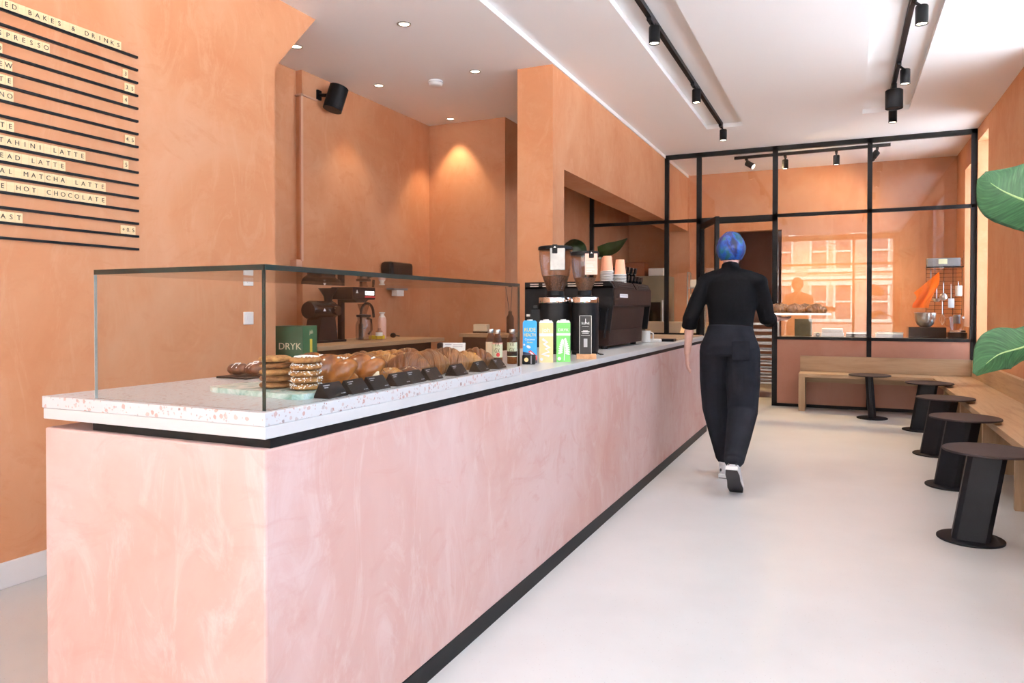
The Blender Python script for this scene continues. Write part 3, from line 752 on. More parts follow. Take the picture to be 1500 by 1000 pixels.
b_ = MB(); b_.tube([(-.018, f, .115), (-.006, f, .106), (.006, f, .100), (-.010, f, .090), (.004, f, .080), (.018, f, .074), (-.002, f, .066), (.016, f, .052), (-.02, f, .04), (.016, f, .030)], (.0055, .0006), 8); b_.build('swirl_print', 'whiteink', o, True)
text('lettering', 'joh', .030, (0, f, .158), FACE_NY, 'whiteink', o)
b_ = MB(); b_.cyl((-.022, f + .0006, .016), .0075, .0008, 16, Matrix.Rotation(R(90), 4, 'X')); b_.build('round_badge', 'whiteink', o)
o, f = carton('light green drink carton with white plant print, rightmost of the three', 'green_light', -1.266, 3.400, RZ)
text('lettering', 'DRYK', .020, (0, f, .157), FACE_NY, 'whiteink', o)
b_ = MB(); b_.box(-.034, .034, f - .0004, f + .0004, .130, .142); b_.build('white_band', 'whiteink', o)
b_ = MB(); b_.tube([(.004, f, .008), (.006, f, .05), (.0, f, .11)], (.0018, .0005), 6)
q = random.Random(5)
for k in range(17):
    z = .05 + .0036 * k; s = (-1) ** k; a = s * (1.9 - .085 * k) ; ln = .030 - .0008 * k
    b_.ball((.003 + math.sin(a) * ln * .62, f, z + math.cos(a) * ln * .55 - .004), .0048, .0006, ln * .42, 10, Matrix.Rotation(a, 4, 'Y'))
b_.build('plant_print', 'whiteink', o, True)
b_ = MB(); b_.cyl((-.020, f + .0006, .016), .0085, .0008, 16, Matrix.Rotation(R(90), 4, 'X')); b_.build('round_badge', 'whiteink', o)
# small black box in front of the blue carton
o = empty('card_reader', (-1.352, 3.175, ZW), R(20), 'small black box with a round pale print in front of the blue carton', 'box')
MB().box(-.034, .028, -.028, .028, 0, .044, .004).build('case', 'black', o); MB().cyl((-.014, -.0283, .022), .010, .0012, 18, Matrix.Rotation(R(90), 4, 'X')).build('round_print', 'peach', o)
MB().box(.006, .012, -.0292, -.028, .002, .042).build('side_stripe', 'grey', o)

# black sign in a wood block
o = empty('menu_stand', (-1.225, 3.625, ZW), R(20), 'upright black sign with white lettering standing in a wooden block', 'sign')
MB().box(-.048, .055, -.030, .028, 0, .026, .002).build('wood_block', 'woodblock', o)
MB().box(-.032, .030, -.005, .003, .026, .225, .001).build('sign_panel', 'ink', o)
b_ = MB()
for a in ((-.0325, -.031, .026, .2255), (.029, .0305, .026, .2255), (-.0325, .0305, .2245, .226)): b_.box(a[0], a[1], -.0065, .0035, a[2], a[3])
b_.build('edge_frame', 'steel', o)
text('lettering', 'SLØNE', .017, (-.001, -.0056, .186), FACE_NY, 'whiteink', o, sx=.8)
b_ = MB(); b_.box(-.0022, .0010, -.0062, -.005, .186, .210)
for z, w_ in ((.168, .018), (.146, .014), (.141, .022), (.133, .018), (.122, .024)): b_.box(-w_, w_ - .002, -.0062, -.005, z, z + (.0012 if z in (.168, .122) else .0028))
b_.build('white_marks', 'whiteink', o)
MB().box(-.010, .009, -.0064, -.005, .062, .106).build('white_sticker', 'greyink', o)

# ------------------------------------------------------------------ grinders
def grinder(label, x, y, r, hop, card, group='tall black coffee grinders'):
    o = empty('coffee_grinder', (x, y, ZW), R(22), label, 'coffee grinder', group)
    b_ = MB(); b_.lathe([(r * .92, 0), (r * .95, .012), (r * .95, .020), (r, .024), (r, .295)], 40); b_.build('body', 'black', o, True)
    MB().lathe([(r * 1.01, .295), (r * 1.02, .298), (r * 1.02, .325), (r * 1.0, .328)], 40).build('chrome_band', 'chrome', o, True)
    MB().lathe([(r * .62, .328), (r * .60, .336), (r * .52, .340), (r * .52, .362), (r * .50, .366)], 32).build('collar', 'black', o, True)
    hb = .364; ht = hb + hop
    prof = [(r * .48, hb), (r * .60, hb + hop * .12), (r * .86, hb + hop * .42), (r * .97, hb + hop * .70), (r * 1.0, ht)]
    prof_in = [(a - .003, z) for a, z in prof]
    MB().lathe(prof + prof_in[::-1], 40, cap=False).build('hopper', 'smokeplastic', o, True)
    MB().lathe([(r * .46, hb + .004), (r * .57, hb + hop * .12), (r * .78, hb + hop * .36), (r * .78, hb + hop * .365), (r * .4, hb + hop * .39), (0, hb + hop * .38)], 32).build('beans', 'beans', o, True)
    MB().lathe([(r * .98, ht - .002), (r * 1.05, ht), (r * 1.05, ht + .014), (r * .98, ht + .020), (0, ht + .021)], 40).build('lid', 'black', o, True)
    return o, ht
g1, ht = grinder('large coffee grinder on the left with a silver bag of beans clipped to its hopper', -1.545, 4.02, .098, .245, True)
b_ = MB(); b_.box(-.035, .052, -.125, -.117, ht - .125, ht + .002, .003); b_.build('silver_bag', 'foil', g1)
b_ = MB(); b_.box(-.022, .008, -.132, -.112, ht - .03, ht + .022, .004); b_.build('clip', 'black', g1)
b_ = MB(); b_.prism([(-.014, ht + .003), (.0, ht + .003), (-.007, ht + .013)], 1, -.1335, -.132); b_.build('clip_logo', 'whiteink', g1)
b_ = MB(); b_.box(-.150, -.090, -.03, .03, .185, .262, .006); b_.box(-.135, -.105, -.02, .02, .262, .285, .004); b_.build('switch_box', 'black', g1)
b_ = MB(); b_.rod((-.15, 0, .222), (-.172, 0, .222), .008); b_.build('knob', 'steel', g1, True)
g2, ht = grinder('smaller coffee grinder on the right with a pink card clipped to its hopper', -1.352, 3.985, .079, .205, True)
b_ = MB(); b_.box(-.004, .066, -.088, -.085, ht - .115, ht + .004, .001); b_.build('pink_card', 'card_pink', g2)
b_ = MB(); b_.box(.018, .046, -.095, -.078, ht - .022, ht + .022, .004); b_.build('clip', 'black', g2)
b_ = MB(); b_.prism([(.026, ht + .004), (.038, ht + .004), (.032, ht + .013)], 1, -.0965, -.095); b_.build('clip_logo', 'whiteink', g2)
b_ = MB()
for z, w_ in ((.045, .050), (.062, .036), (.072, .040), (.085, .046), (.097, .030)): b_.box(.004, .004 + w_, -.0888, -.088, ht - z, ht - z + .002)
b_.build('white_lettering', 'whiteink', g2)
b_ = MB(); b_.tube([(.05, -.07, .02), (.085, -.085, .004), (.10, -.06, .004), (.08, -.03, .004)], .004, 8); b_.build('power_cable', 'black', g2, True)

# ------------------------------------------------------------------ espresso machine
em = empty('espresso_machine', (-1.62, 4.98, ZW), 0, 'dark brown espresso machine with louvred top behind the grinders', 'espresso machine')
y0, y1 = -.46, .54
for a_ in (y0, y1 - .02):
    b_ = MB(); b_.prism([(-.34, .10), (.255, .10), (.275, .255), (.275, .385), (-.34, .385)], 1, a_, a_ + .02); b_.build('side_panel', 'black', em)
b_ = MB(); b_.prism([(-.28, .05), (.235, .05), (.262, .26), (-.28, .26)], 1, y0 + .03, y1 - .03 - .10); b_.build('back_panel', 'brownmetal', em)
b_ = MB(); b_.prism([(-.30, .26), (.262, .26), (.285, .27), (.285, .372), (-.30, .372)], 1, y0 + .015, y1 - .02); b_.build('upper_panel', 'brownmetal', em)
b_ = MB(); b_.prism([(-.30, .02), (.248, .02), (.252, .115), (-.30, .115)], 1, y0 - .005, y1 - .16); b_.build('base_panel', 'brownmetal', em)
b_ = MB(); b_.prism([(-.34, .372), (.283, .372), (.255, .415), (-.34, .415)], 1, y0, y1); b_.build('top_tray', 'black', em)
for k, (a, c_) in enumerate(((y0 + .04, .04), (.09, y1 - .03))):
    b_ = MB(); b_.prism([(.255, .3735), (.289, .3735), (.261, .418), (.25, .418)], 1, a, c_)
    v_ = b_.build('vent_panel', 'brownmetal', em)
    s_ = MB()
    for i in range(2):
        z = .386 + .014 * i; s_.box(.255 + (.022 - .010 * i), .2846 - .010 * i, a + .07, c_ - .05 + .02 * i, z, z + .005)
    s_.build('slots', 'ink', v_)
b_ = MB(); b_.box(.2852, .2868, y0 + .13, y0 + .32, .318, .340); n_ = b_.build('name_plate', 'whiteink', em)
b_ = MB()
for i in range(8): b_.box(.2869, .2876, y0 + .145 + i * .021, y0 + .158 + i * .021, .324, .334)
b_.build('plate_lettering', 'greyink', n_)
b_ = MB()
for i in range(6): b_.box(-.30 + i * .09, -.24 + i * .09, y0 - .004, y0 + .001, .386, .392); b_.box(-.30 + i * .09, -.24 + i * .09, y0 - .004, y0 + .001, .400, .405)
b_.build('side_louvres', 'steel', em)
for sx in (-.28, .20):
    for sy in (y0 + .06, y1 - .22): MB().cyl((sx, sy, 0), .022, .05, 16).build('foot', 'black', em, True)
b_ = MB(); b_.rod((.17, y0 - .03, .06), (.19, y0 - .03, .24), .011); b_.rod((.225, y0 - .02, .07), (.245, y0 - .02, .25), .008); b_.rod((.19, y0 - .03, .235), (.19, y0 + .01, .25), .009); b_.rod((.245, y0 - .02, .245), (.245, y0 + .01, .25), .007); b_.build('steam_wand', 'black', em, True)

# paper cups on the machine top
def cup_stack(x, y, z, n, label, m='cup'):
    o = empty('paper_cup_stack', (x, y, z), 0, label, 'paper cups', 'stacks of peach paper cups')
    b_ = MB(); b_.lathe([(.0415, 0), (.0435, .001), (.0435, .004), (.0405, .006)], 28)
    k0 = b_.build('cup_rim', 'cupwhite', o, True)
    for k in range(1, n): copy_tree(k0, o).location = (0, 0, k * .0105)
    zt = n * .0105
    MB().lathe([(.0405, zt - .006), (.030, zt + .095), (.028, zt + .096), (.027, zt + .092), (0, zt + .092)], 28).build('top_cup', m, o, True)
    return o
em.scale = (1, 1, 1.06)
ZM = ZW + .4402
cup_stack(-1.462, 4.785, ZM, 8, 'tall stack of upturned peach paper cups nearest the pink card')
cup_stack(-1.50, 4.88, ZM, 8, 'stack of upturned peach paper cups behind the tallest one')
cup_stack(-1.395, 4.862, ZM, 6, 'shorter stack of upturned peach paper cups at the right')
# black cups: two tiers, lying in rows
cupm = MB(); cupm.lathe([(.024, 0), (.030, .004), (.040, .03), (.042, .058), (.039, .058), (.036, .03), (.026, .008), (0, .007)], 24)
bc = cupm.build('espresso_cup', 'gloss_black', smooth=True)
h_ = MB(); h_.tube([(.038, 0, .048), (.060, 0, .044), (.062, 0, .026), (.036, 0, .018)], .0045, 8, side=(0, 1, 0)); h_.build('cup_handle', 'gloss_black', bc, True)
k = 0
for row, (x, ys) in enumerate(((-1.425, (4.965, 5.060, 5.155, 5.250, 5.345, 5.440)), (-1.535, (4.99, 5.085, 5.18, 5.275, 5.37)))):
    for i, y in enumerate(ys):
        for lv in range(2 if i < 4 else 1):
            o = bc if k == 0 else copy_tree(bc)
            if lv == 0: o.location = (x, y, ZM); o.rotation_euler = (0, 0, R(75 + 12 * (i % 2)))
            else: o.location = (x + .004, y + .003, ZM + .0585); o.rotation_euler = (0, 0, R(-100 - 12 * (i % 2)))
            tag(o, 'glossy black espresso cup, %s in the %s row, %s layer, on the machine top' % (ORD[i], 'front' if row == 0 else 'rear', 'upper' if lv else 'lower'), 'cup', 'black cups on the espresso machine'); k += 1
# bits at the far end of the worktop
o = empty('milk_jug', (-1.40, 5.60, ZW), 0, 'small white pitcher at the far side of the espresso machine', 'pitcher')
MB().lathe([(.03, 0), (.036, .004), (.036, .075), (.038, .09), (.035, .09), (.033, .006), (0, .005)], 24).build('body', 'white', o, True); b_ = MB(); b_.tube([(.034, 0, .08), (.06, 0, .07), (.058, 0, .03), (.034, 0, .02)], .005, 8, side=(0, 1, 0)); b_.build('handle', 'white', o, True)
o = MB().box(-.05, .05, -.04, .04, 0, .026, .008).build('folded_cloth', 'white', loc=(-1.345, 5.66, ZW)); tag(o, 'small white folded cloth beside the black tray on the worktop', 'cloth')
o = MB().box(-.07, .05, -.055, .055, 0, .022, .004).build('tamping_mat', 'black', loc=(-1.27, 5.83, ZW)); tag(o, 'flat black tamping mat on the far worktop', 'mat')

# ------------------------------------------------------------------ menu rails and letter tiles on the left wall
Z0R, DZR, YR1 = 2.392, .06267, 2.504
rows = {0: 'SED BAKES & DRINKS', 2: 'SPRESSO', 3: 'O', 4: 'EW', 5: 'TE', 6: 'NO', 8: 'TE', 9: 'TAHINI LATTE', 10: 'EAD LATTE', 11: 'AL MATCHA LATTE', 12: 'E HOT CHOCOLATE', 14: 'AST'}
ends = {0: 2.417, 2: 2.070, 3: 1.873, 4: 1.912, 5: 1.914, 6: 1.916, 8: 1.917, 9: 2.232, 10: 2.137, 11: 2.331, 12: 2.332, 14: 1.949}
price = {2: '3', 3: '3.5', 4: '4', 7: '4.5', 9: '5', 14: '+0.5'}
rail = None
rmesh = MB().box(0, .014, -1.6, 0, -.0055, .0055, .001).mesh('menu_rail'); rmesh.materials.append(M['black'])
for k in range(16):
    o = bpy.data.objects.new('menu_rail', rmesh); COL.objects.link(o); o.location = (XL, YR1, Z0R - DZR * k)
    what = ('carrying the line %s' % rows[k]) if k in rows and k not in (5, 8) else ('with a 4.5 price tile' if k == 7 else 'with no letters' if k not in (5, 8) else ('carrying TE above the NO line' if k == 5 else 'carrying TE above TAHINI LATTE'))
    nm = ['topmost', 'second', 'third', 'fourth', 'fifth', 'sixth', 'seventh', 'eighth', 'ninth', 'tenth', 'eleventh', 'twelfth', 'thirteenth', 'fourteenth', 'fifteenth', 'lowest'][k]
    tag(o, '%s black menu rail on the left wall, %s' % (nm, what), 'menu rail', 'black menu rails')
PT = .0320
tiles = {}
def tile_mesh(w):
    if w not in tiles:
        me = MB().box(0, .006, -w / 2, w / 2, 0, .042, .0008).mesh('letter_tile'); me.materials.append(M['tilewood']); tiles[w] = me
    return tiles[w]
lets = {}
def tile(ch, y, z, label, w=PT - .0008, size=.029):
    o = bpy.data.objects.new('letter_tile', tile_mesh(w)); COL.objects.link(o); o.location = (XL + .0015, y, z)
    tag(o, label, 'letter tile', 'wooden menu letter tiles')
    if ch.strip():
        if (ch, size) not in lets: me = text_mesh(ch, size, .0005).copy(); me.materials.clear(); me.materials.append(M['ink']); lets[(ch, size)] = me
        t_ = bpy.data.objects.new('letter', lets[(ch, size)]); COL.objects.link(t_); t_.parent = o; t_.location = (.0066, 0, .021); t_.rotation_euler = FACE_X
for k, s_ in rows.items():
    z = Z0R - DZR * k + .0056; y = ends[k] - PT / 2; words = s_.split(' ')
    line = s_ if k not in (5, 8) else ('TE above NO' if k == 5 else 'TE above TAHINI LATTE')
    for wi in range(len(words) - 1, -1, -1):
        wd = words[wi]
        for ci in range(len(wd) - 1, -1, -1):
            tile(wd[ci], y, z, 'wooden tile lettered %s, %s letter of %s in menu line %s' % (wd[ci], ORD[ci], wd, line) if len(s_) > 1 else 'single wooden tile lettered O at the left edge of the fourth rail'); y -= PT
        if wi: tile(' ', y, z, 'blank wooden tile just before %s in menu line %s' % (wd, line)); y -= PT
for k, s_ in price.items():
    z = Z0R - DZR * k + .0056; y = 2.475; cells = []
    i = 0
    while i < len(s_):
        if i + 1 < len(s_) and s_[i + 1] == '.': cells.append(s_[i] + '.'); i += 2
        else: cells.append(s_[i]); i += 1
    w = .0265; y = 2.488 - w / 2 - (len(cells) == 1) * .036
    for ci in range(len(cells) - 1, -1, -1):
        tile(cells[ci], y, z, 'wooden tile with the %s of price %s, %s rail' % ({'+': 'plus sign', '0.': 'zero', '3.': 'three', '4.': 'four', '5': 'final five'}[cells[ci]], {'3.5': 'three and a half', '4.5': 'four and a half', '+0.5': 'plus one half'}[s_], ORD[k]) if len(cells) > 1 else 'wooden price tile showing the single figure %s on the %s rail' % (s_, ORD[k]), w - .0006, .027); y -= w

# ------------------------------------------------------------------ wall fittings, staff side
def socket(y, z, label):
    o = empty('wall_socket', (XL, y, z), 0, label, 'socket', 'white sockets on the left wall')
    MB().box(0, .010, -.037, .037, -.037, .037, .003).build('plate', 'white', o); MB().cyl((.0095, 0, 0), .022, .0025, 24, Matrix.Rotation(R(90), 4, 'Y')).build('insert', 'white', o, True)
socket(3.232, 1.104, 'lower white socket on the left wall behind the glass case'); socket(3.232, 1.330, 'upper white switch plate on the left wall under the glass top edge')
o = MB(); o.box(XLB - .005, XLB + .012, 4.575, 4.60, 1.54, 2.87); o.box(XLB, XLB + .012, 4.60, 4.78, 2.855, 2.87); o.box(XLB - .06, XLB + .012, 4.585, 4.60, 2.855, 2.87)
tag(o.build('cable_trunking', 'pinkpaint'), 'thin pink painted cable trunking running down the recess wall to the speaker', 'trunking')
o = MB().box(-3.99, -3.925, 4.525, 4.595, 1.49, 1.55, .006).build('junction_box', 'pinkpaint'); tag(o, 'small pink junction box at the foot of the pink trunking', 'socket')
sp = empty('wall_speaker', (XLB, 4.83, 2.90), 0, 'black cylindrical loudspeaker tilted on the recess wall', 'speaker')
rot = Matrix.Rotation(R(-14), 4, 'X') @ Matrix.Rotation(R(10), 4, 'Y')
MB().cyl((.12, -.005, -.115), .078, .20, 28, rot).build('cabinet', 'black', sp, True)
b_ = MB(); b_.box(0, .02, -.06, -.01, -.03, .05, .004); b_.rod((.01, -.035, .01), (.10, .02, .01), .014); b_.build('bracket', 'black', sp)
o = empty('paper_towel_dispenser', (XLB, 5.86, 1.47), 0, 'black rounded paper towel dispenser on the recess wall', 'dispenser')
b_ = MB(); b_.box(0, .13, -.19, .19, -.10, .13, .03); b_.build('cover', 'gloss_black', o)
MB().box(.02, .11, -.12, .12, -.135, -.09, .008).build('outlet', 'grey', o)
b_ = MB(); b_.box(.04, .10, -.06, .06, -.19, -.125, .002); b_.build('paper_towel', 'white', o)

# oak back counter
bk = empty('back_counter', (-3.6, 5.3, 0), 0, 'oak topped staff counter with dark front along the recess wall', 'counter')
rel(MB().box(-3.925, -3.27, 3.98, 5.72, .868, .9, .002).build('oak_top', 'oak_y', bk), bk)
rel(MB().box(-3.925, -3.40, 3.98, 5.70, .60, .866).build('dark_front', 'black', bk), bk)
rel(MB().box(-3.925, -3.38, 4.0, 5.7, 0, .60).build('lower_front', 'wall', bk), bk)
bk2 = empty('back_counter', (-3.05, 6.3, 0), 0, 'short oak topped counter with dark front in the corner of the recess', 'counter')
rel(MB().box(-3.30, -2.80, 6.05, 6.555, .893, .925, .002).build('oak_top', 'oak_x', bk2), bk2)
rel(MB().box(-3.28, -2.82, 6.08, 6.55, 0, .891).build('dark_front', 'brownmetal', bk2), bk2)
# large batch grinder and brewer
g = empty('batch_grinder', (-3.66, 4.50, .9), 0, 'black shop grinder lying horizontal on a pedestal, on the oak counter', 'coffee grinder')
b_ = MB(); b_.prism([(-.16, 0), (.14, 0), (.10, .26), (-.10, .26)], 0, -.09, .09); b_.box(-.11, .11, -.19, .25, 0, .025, .005); b_.build('pedestal', 'black', g)
b_ = MB(); b_.lathe([(0, 0), (.085, .004), (.098, .03), (.098, .34), (.075, .36), (.070, .40), (.055, .42), (0, .42)], 28, (0, -.20, .335), Matrix.Rotation(R(-90), 4, 'X')); b_.build('motor_housing', 'gloss_black', g, True)
b_ = MB(); b_.lathe([(.035, 0), (.045, .08), (.075, .13), (.10, .165), (.09, .165), (0, .12)], 24, (0, .10, .40)); b_.build('hopper', 'black', g, True)
b_ = MB(); b_.cyl((0, .16, .02), .045, .10, 20, r2=.05); b_.build('catch_cup', 'steel', g, True)
b_ = MB(); b_.prism([(-.02, 0), (.02, 0), (0, .03)], 0, .098, .1); bb = b_.build('emblem', 'whiteink', g); bb.location = (0, -.07, .325); g.scale = (.76, .80, .74)
b_ = MB(); b_.cyl((.10, .10, .33), .05, .03, 24, Matrix.Rotation(R(90), 4, 'Y')); b_.build('burr_knob', 'gloss_black', g, True)
w_ = empty('dosing_scale', (-3.66, 4.86, .9), 0, 'black dosing machine head with red and white digits above the grinder', 'scale')
b_ = MB(); b_.box(-.12, -.08, -.01, .03, 0, .34); b_.box(-.12, .10, -.10, .21, .335, .435, .008); b_.prism([(-.02, .31), (.10, .31), (.14, .336), (-.06, .336)], 0, -.06, .08); b_.build('head', 'black', w_)
b_ = MB()
for i in range(4):
    y = .065 + i * .032
    for a in ((y, y + .024, .398, .403), (y, y + .024, .372, .377), (y, y + .006, .372, .403), (y + .018, y + .024, .372, .403)): b_.box(.1005, .103, *a)
b_.build('digits', 'led', w_)
MB().box(.1003, .1025, .06, .20, .350, .364).build('red_bar', 'red', w_)
b_ = MB(); b_.prism([(-.06, .385), (-.03, .385), (-.045, .412)], 0, .1005, .102); b_.build('emblem', 'whiteink', w_)
j = empty('glass_server', (-3.58, 4.93, .9), 0, 'clear glass coffee server with black handle below the dosing machine', 'coffee server')
b_ = MB(); b_.lathe([(0, .004), (.060, .004), (.066, .02), (.066, .13), (.05, .165), (.052, .19), (.049, .19), (.047, .165), (.063, .13), (.063, .02), (.058, .008), (0, .008)], 28); b_.build('glass_body', 'smokeplastic', j, True)
b_ = MB(); b_.tube([(.0, .055, .18), (.0, .105, .17), (.0, .11, .08), (.0, .068, .05)], .009, 8); b_.build('handle', 'black', j, True)
MB().lathe([(.055, .19), (.06, .195), (.06, .21), (.0, .215)], 24).build('lid', 'black', j, True)
MB().lathe([(.022, .215), (.05, .30), (.052, .30), (.024, .213)], 24, cap=False).build('dripper', 'smokeplastic', j, True)
fa = empty('kitchen_tap', (-3.72, 5.085, .9), 0, 'matt black swan neck tap on the oak counter', 'tap')
b_ = MB(); b_.cyl((0, 0, 0), .026, .006, 20); b_.cyl((0, 0, 0), .020, .13, 20); b_.build('base', 'black', fa, True)
b_ = MB(); pts = [(0, 0, .12), (0, 0, .22)] + [(0, .09 - .09 * math.cos(a), .22 + .085 * math.sin(a)) for a in [math.pi * i / 10 for i in range(1, 10)]] + [(0, .18, .22), (0, .185, .185)]
b_.tube(pts, .0115, 12); b_.build('spout', 'black', fa, True)
b_ = MB(); b_.rod((0, .02, .09), (0, .07, .095), .005); b_.build('lever', 'black', fa, True)
o = empty('insulated_bottle', (-3.66, 5.31, .9), 0, 'pale pink insulated bottle with pale lid beside the black tap', 'bottle')
MB().lathe([(0, 0), (.034, 0), (.036, .004), (.036, .16), (.030, .185)], 24).build('body', 'pinkbottle', o, True); MB().lathe([(.030, .185), (.018, .20), (.017, .215), (.026, .222), (.026, .228), (0, .23)], 24).build('lid', 'white', o, True)
o = MB().box(-.045, .045, -.06, .06, 0, .03, .006).build('sponge', 'yellow', loc=(-3.64, 5.20, .9)); tag(o, 'yellow sponge lying between the tap and the pink bottle', 'sponge')
o = empty('dish_brush', (-3.62, 5.42, .9), R(15), 'black dish brush lying right of the pink bottle', 'brush')
MB().ball((0, 0, .024), .026, .026, .022).build('brush_head', 'black', o, True); b_ = MB(); b_.rod((0, .02, .024), (0, .17, .012), .006); b_.build('handle', 'black', o, True)
o = empty('soap_bottle', (-3.49, 5.02, .9), 0, 'small clear bottle with white label left of the tap', 'bottle')
MB().lathe([(0, 0), (.028, 0), (.028, .07), (.014, .085), (.014, .10), (0, .10)], 20).build('body', 'smokeplastic', o, True); MB().lathe([(.0285, .035), (.0285, .065)], 20, cap=False).build('label_band', 'white', o, True)
# items on the corner counter
o = empty('butter_dish', (-3.18, 6.28, .9255), R(8), 'small cream lidded box on the corner counter', 'box')
MB().box(-.07, .07, -.05, .05, .014, .085, .008).build('box', 'cream', o); MB().box(-.072, .072, -.052, .052, 0, .014, .002).build('base', 'black', o)
o = empty('reed_diffuser', (-2.93, 6.40, .9255), 0, 'slim dark bottle with two thin sticks on the corner counter', 'diffuser')
MB().lathe([(0, 0), (.036, 0), (.036, .15), (.018, .18), (.018, .21), (0, .21)], 24).build('bottle', 'brownmetal', o, True)
for a, b2 in (((-.005, 0, .19), (-.05, .0, .46)), ((.005, 0, .19), (.02, .0, .45))): MB().rod(a, b2, .003, 6).build('stick', 'ink', o)
# green cartons behind the end of the left wall
b0 = MB().box(-3.45, -3.02, 3.56, 3.92, 0, .74, .004).build('waste_unit', 'black'); tag(b0, 'dark low cabinet under the green carton behind the glass case', 'cabinet')
o = empty('green_carton', (-3.22, 3.70, .74), R(14), 'dark green DRYK carton behind the left end of the glass case', 'carton')
b_ = MB(); b_.box(-.10, .10, -.10, .10, 0, .31, .002); b_.build('box', 'green_dark', o)
MB().box(.1002, .1012, -.099, .099, .002, .309).build('lighter_side', 'green_mid', o)
text('lettering', 'DRYK', .060, (.012, -.1008, .18), FACE_NY, 'cream', o)
text('lettering', 'joh', .038, (.1018, .015, .27), FACE_X, 'cream', o)
MB().box(.1014, .1024, -.005, .028, .08, .225, .0004).build('yellow_print', 'yellow_print', o)
o = empty('printed_card', (-1.985, 3.56, .9005), R(22), 'white printed card leaning in a black clip holder behind the pastries', 'card')
b_ = MB(); b_.box(-.058, .070, -.003, .003, .005, .075); c_ = b_.build('card', 'white', o); c_.rotation_euler = (R(-28), 0, 0)
b_ = MB(); b_.box(-.045, -.008, -.0036, -.003, .060, .067); b_.box(0, .055, -.0036, -.003, .060, .064); b_.box(.0, .055, -.0036, -.003, .048, .052); l_ = b_.build('printed_lines', 'greyink', c_)
MB().box(-.085, -.055, -.02, .05, 0, .07, .01).build('clip_holder', 'black', o)
st_ = MB().box(-2.30, -1.945, 2.75, 3.75, 0, .90, .004).build('staff_unit', 'brownmetal'); tag(st_, 'low dark unit on the staff side behind the glass case', 'cabinet')

# ------------------------------------------------------------------ lights of the room
def downlight(x, y, label, e=14):
    o = empty('downlight', (x, y, HL), 0, label, 'ceiling light', 'recessed downlights over the staff area')
    MB().lathe([(.046, -.001), (.046, -.006), (.040, -.008), (.034, -.001)], 28, cap=False).build('ring', 'steel', o, True)
    MB().lathe([(.036, -.0015), (0, -.0015)], 24, cap=False).build('diffuser', 'lamp', o, True)
    l_ = light('downlight_beam', 'SPOT', (0, 0, -.02), e, (1, .74, .46), rot=(0, 0, 0), spot_size=R(78), spot_blend=.55, shadow_soft_size=.03); l_.parent = o
for x, y, lab, e in ((-2.675, 4.143, 'recessed downlight nearest the camera in the pink ceiling', 15), (-3.615, 4.173, 'recessed downlight beside the slanted end of the left wall', 15), (-3.604, 5.188, 'recessed downlight above the black wall speaker', 17), (-2.69, 5.202, 'recessed downlight right of the smoke alarm, near the pillar', 17), (-3.584, 6.395, 'recessed downlight washing the back wall of the recess', 34)): downlight(x, y, lab, e)
o = empty('smoke_alarm', (-3.108, 5.291, HL), 0, 'round white smoke alarm on the ceiling', 'smoke alarm')
MB().lathe([(.060, 0), (.062, -.012), (.055, -.036), (.046, -.042), (0, -.043)], 32).build('housing', 'white', o, True)
MB().lathe([(.063, -.014), (.063, -.018)], 32, cap=False).build('vent_ring', 'grey', o, True)

def track(x0, y0, x1, y1, z, label, name='light_track'):
    o = empty(name, (x0, y0, z), 0, label, 'light track'); d = Vector((x1 - x0, y1 - y0, 0))
    a = math.atan2(d.y, d.x)
    b_ = MB(); b_.box(0, d.length, -.017, .017, -.001, .034); r_ = b_.build('rail', 'black', o); r_.rotation_euler = (0, 0, a)
    return o
def spot(x, y, z, label, L=.115, r=.037, tilt=(0, 0), e=22, col=(1, .88, .74), off=(.0, .0), group='black spotlights on the ceiling tracks', size=80, beam=True, glow=True):
    o = empty('track_spotlight', (x, y, z), 0, label, 'spotlight', group)
    MB().box(-.016, .016, -.055, .055, -.028, -.001, .003).build('adapter', 'black', o)
    b_ = MB(); b_.rod((0, 0, -.02), (off[0], off[1], -.06), .009); b_.build('stem', 'black', o, True)
    h = empty('head', (off[0], off[1], -.055)); h.parent = o; h.rotation_euler = (tilt[0], tilt[1], 0)
    MB().lathe([(0, 0), (r * .9, 0), (r, -.006), (r, -L), (r * .86, -L), (r * .84, -L + .012)], 28, cap=False).build('lamp_body', 'black', h, True)
    MB().lathe([(r * .86, -L + .006), (0, -L + .006)], 24, cap=False).build('lens', 'lamp' if glow else 'black', h, True)
    if beam:
        l_ = light('spot_beam', 'SPOT', (0, 0, -L - .01), e, col, rot=(0, 0, 0), spot_size=R(size), spot_blend=.6, shadow_soft_size=.03); l_.parent = h
    return o
ZT1 = HC + .045 - .034
track(-1.19, .4, -1.19, 8.02, ZT1, 'left black light track in the ceiling recess above the counter')
for k, y in enumerate((1.9, 3.35, 4.86, 6.40, 7.95)):
    spot(-1.185, y, ZT1, ['black spotlight on the left track nearest the shop front', 'black spotlight on the left track above the cartons', 'nearest visible black spotlight on the left track', 'middle visible black spotlight on the left track', 'last black spotlight at the far end of the left track'][k], off=(.025, .0), e=34)
track(.395, .4, .395, 8.0, ZT1, 'right black light track in the ceiling recess near the street wall')
for k, y in enumerate((2.4, 5.22, 6.55, 7.85)):
    spot(.395, y, ZT1, ['black spotlight on the right track nearest the shop front', 'black spotlight cut by the top edge on the right track', 'black spotlight on the right track just before the round speaker', 'last black spotlight at the far end of the right track'][k], off=(.045 if k < 3 else .03, 0), e=24)
o = empty('ceiling_speaker', (.395, 7.12, ZT1), 0, 'larger black cylindrical speaker on the right track between the spotlights', 'speaker')
b_ = MB(); b_.rod((0, 0, 0), (0, 0, -.06), .022); b_.build('mount', 'black', o, True)
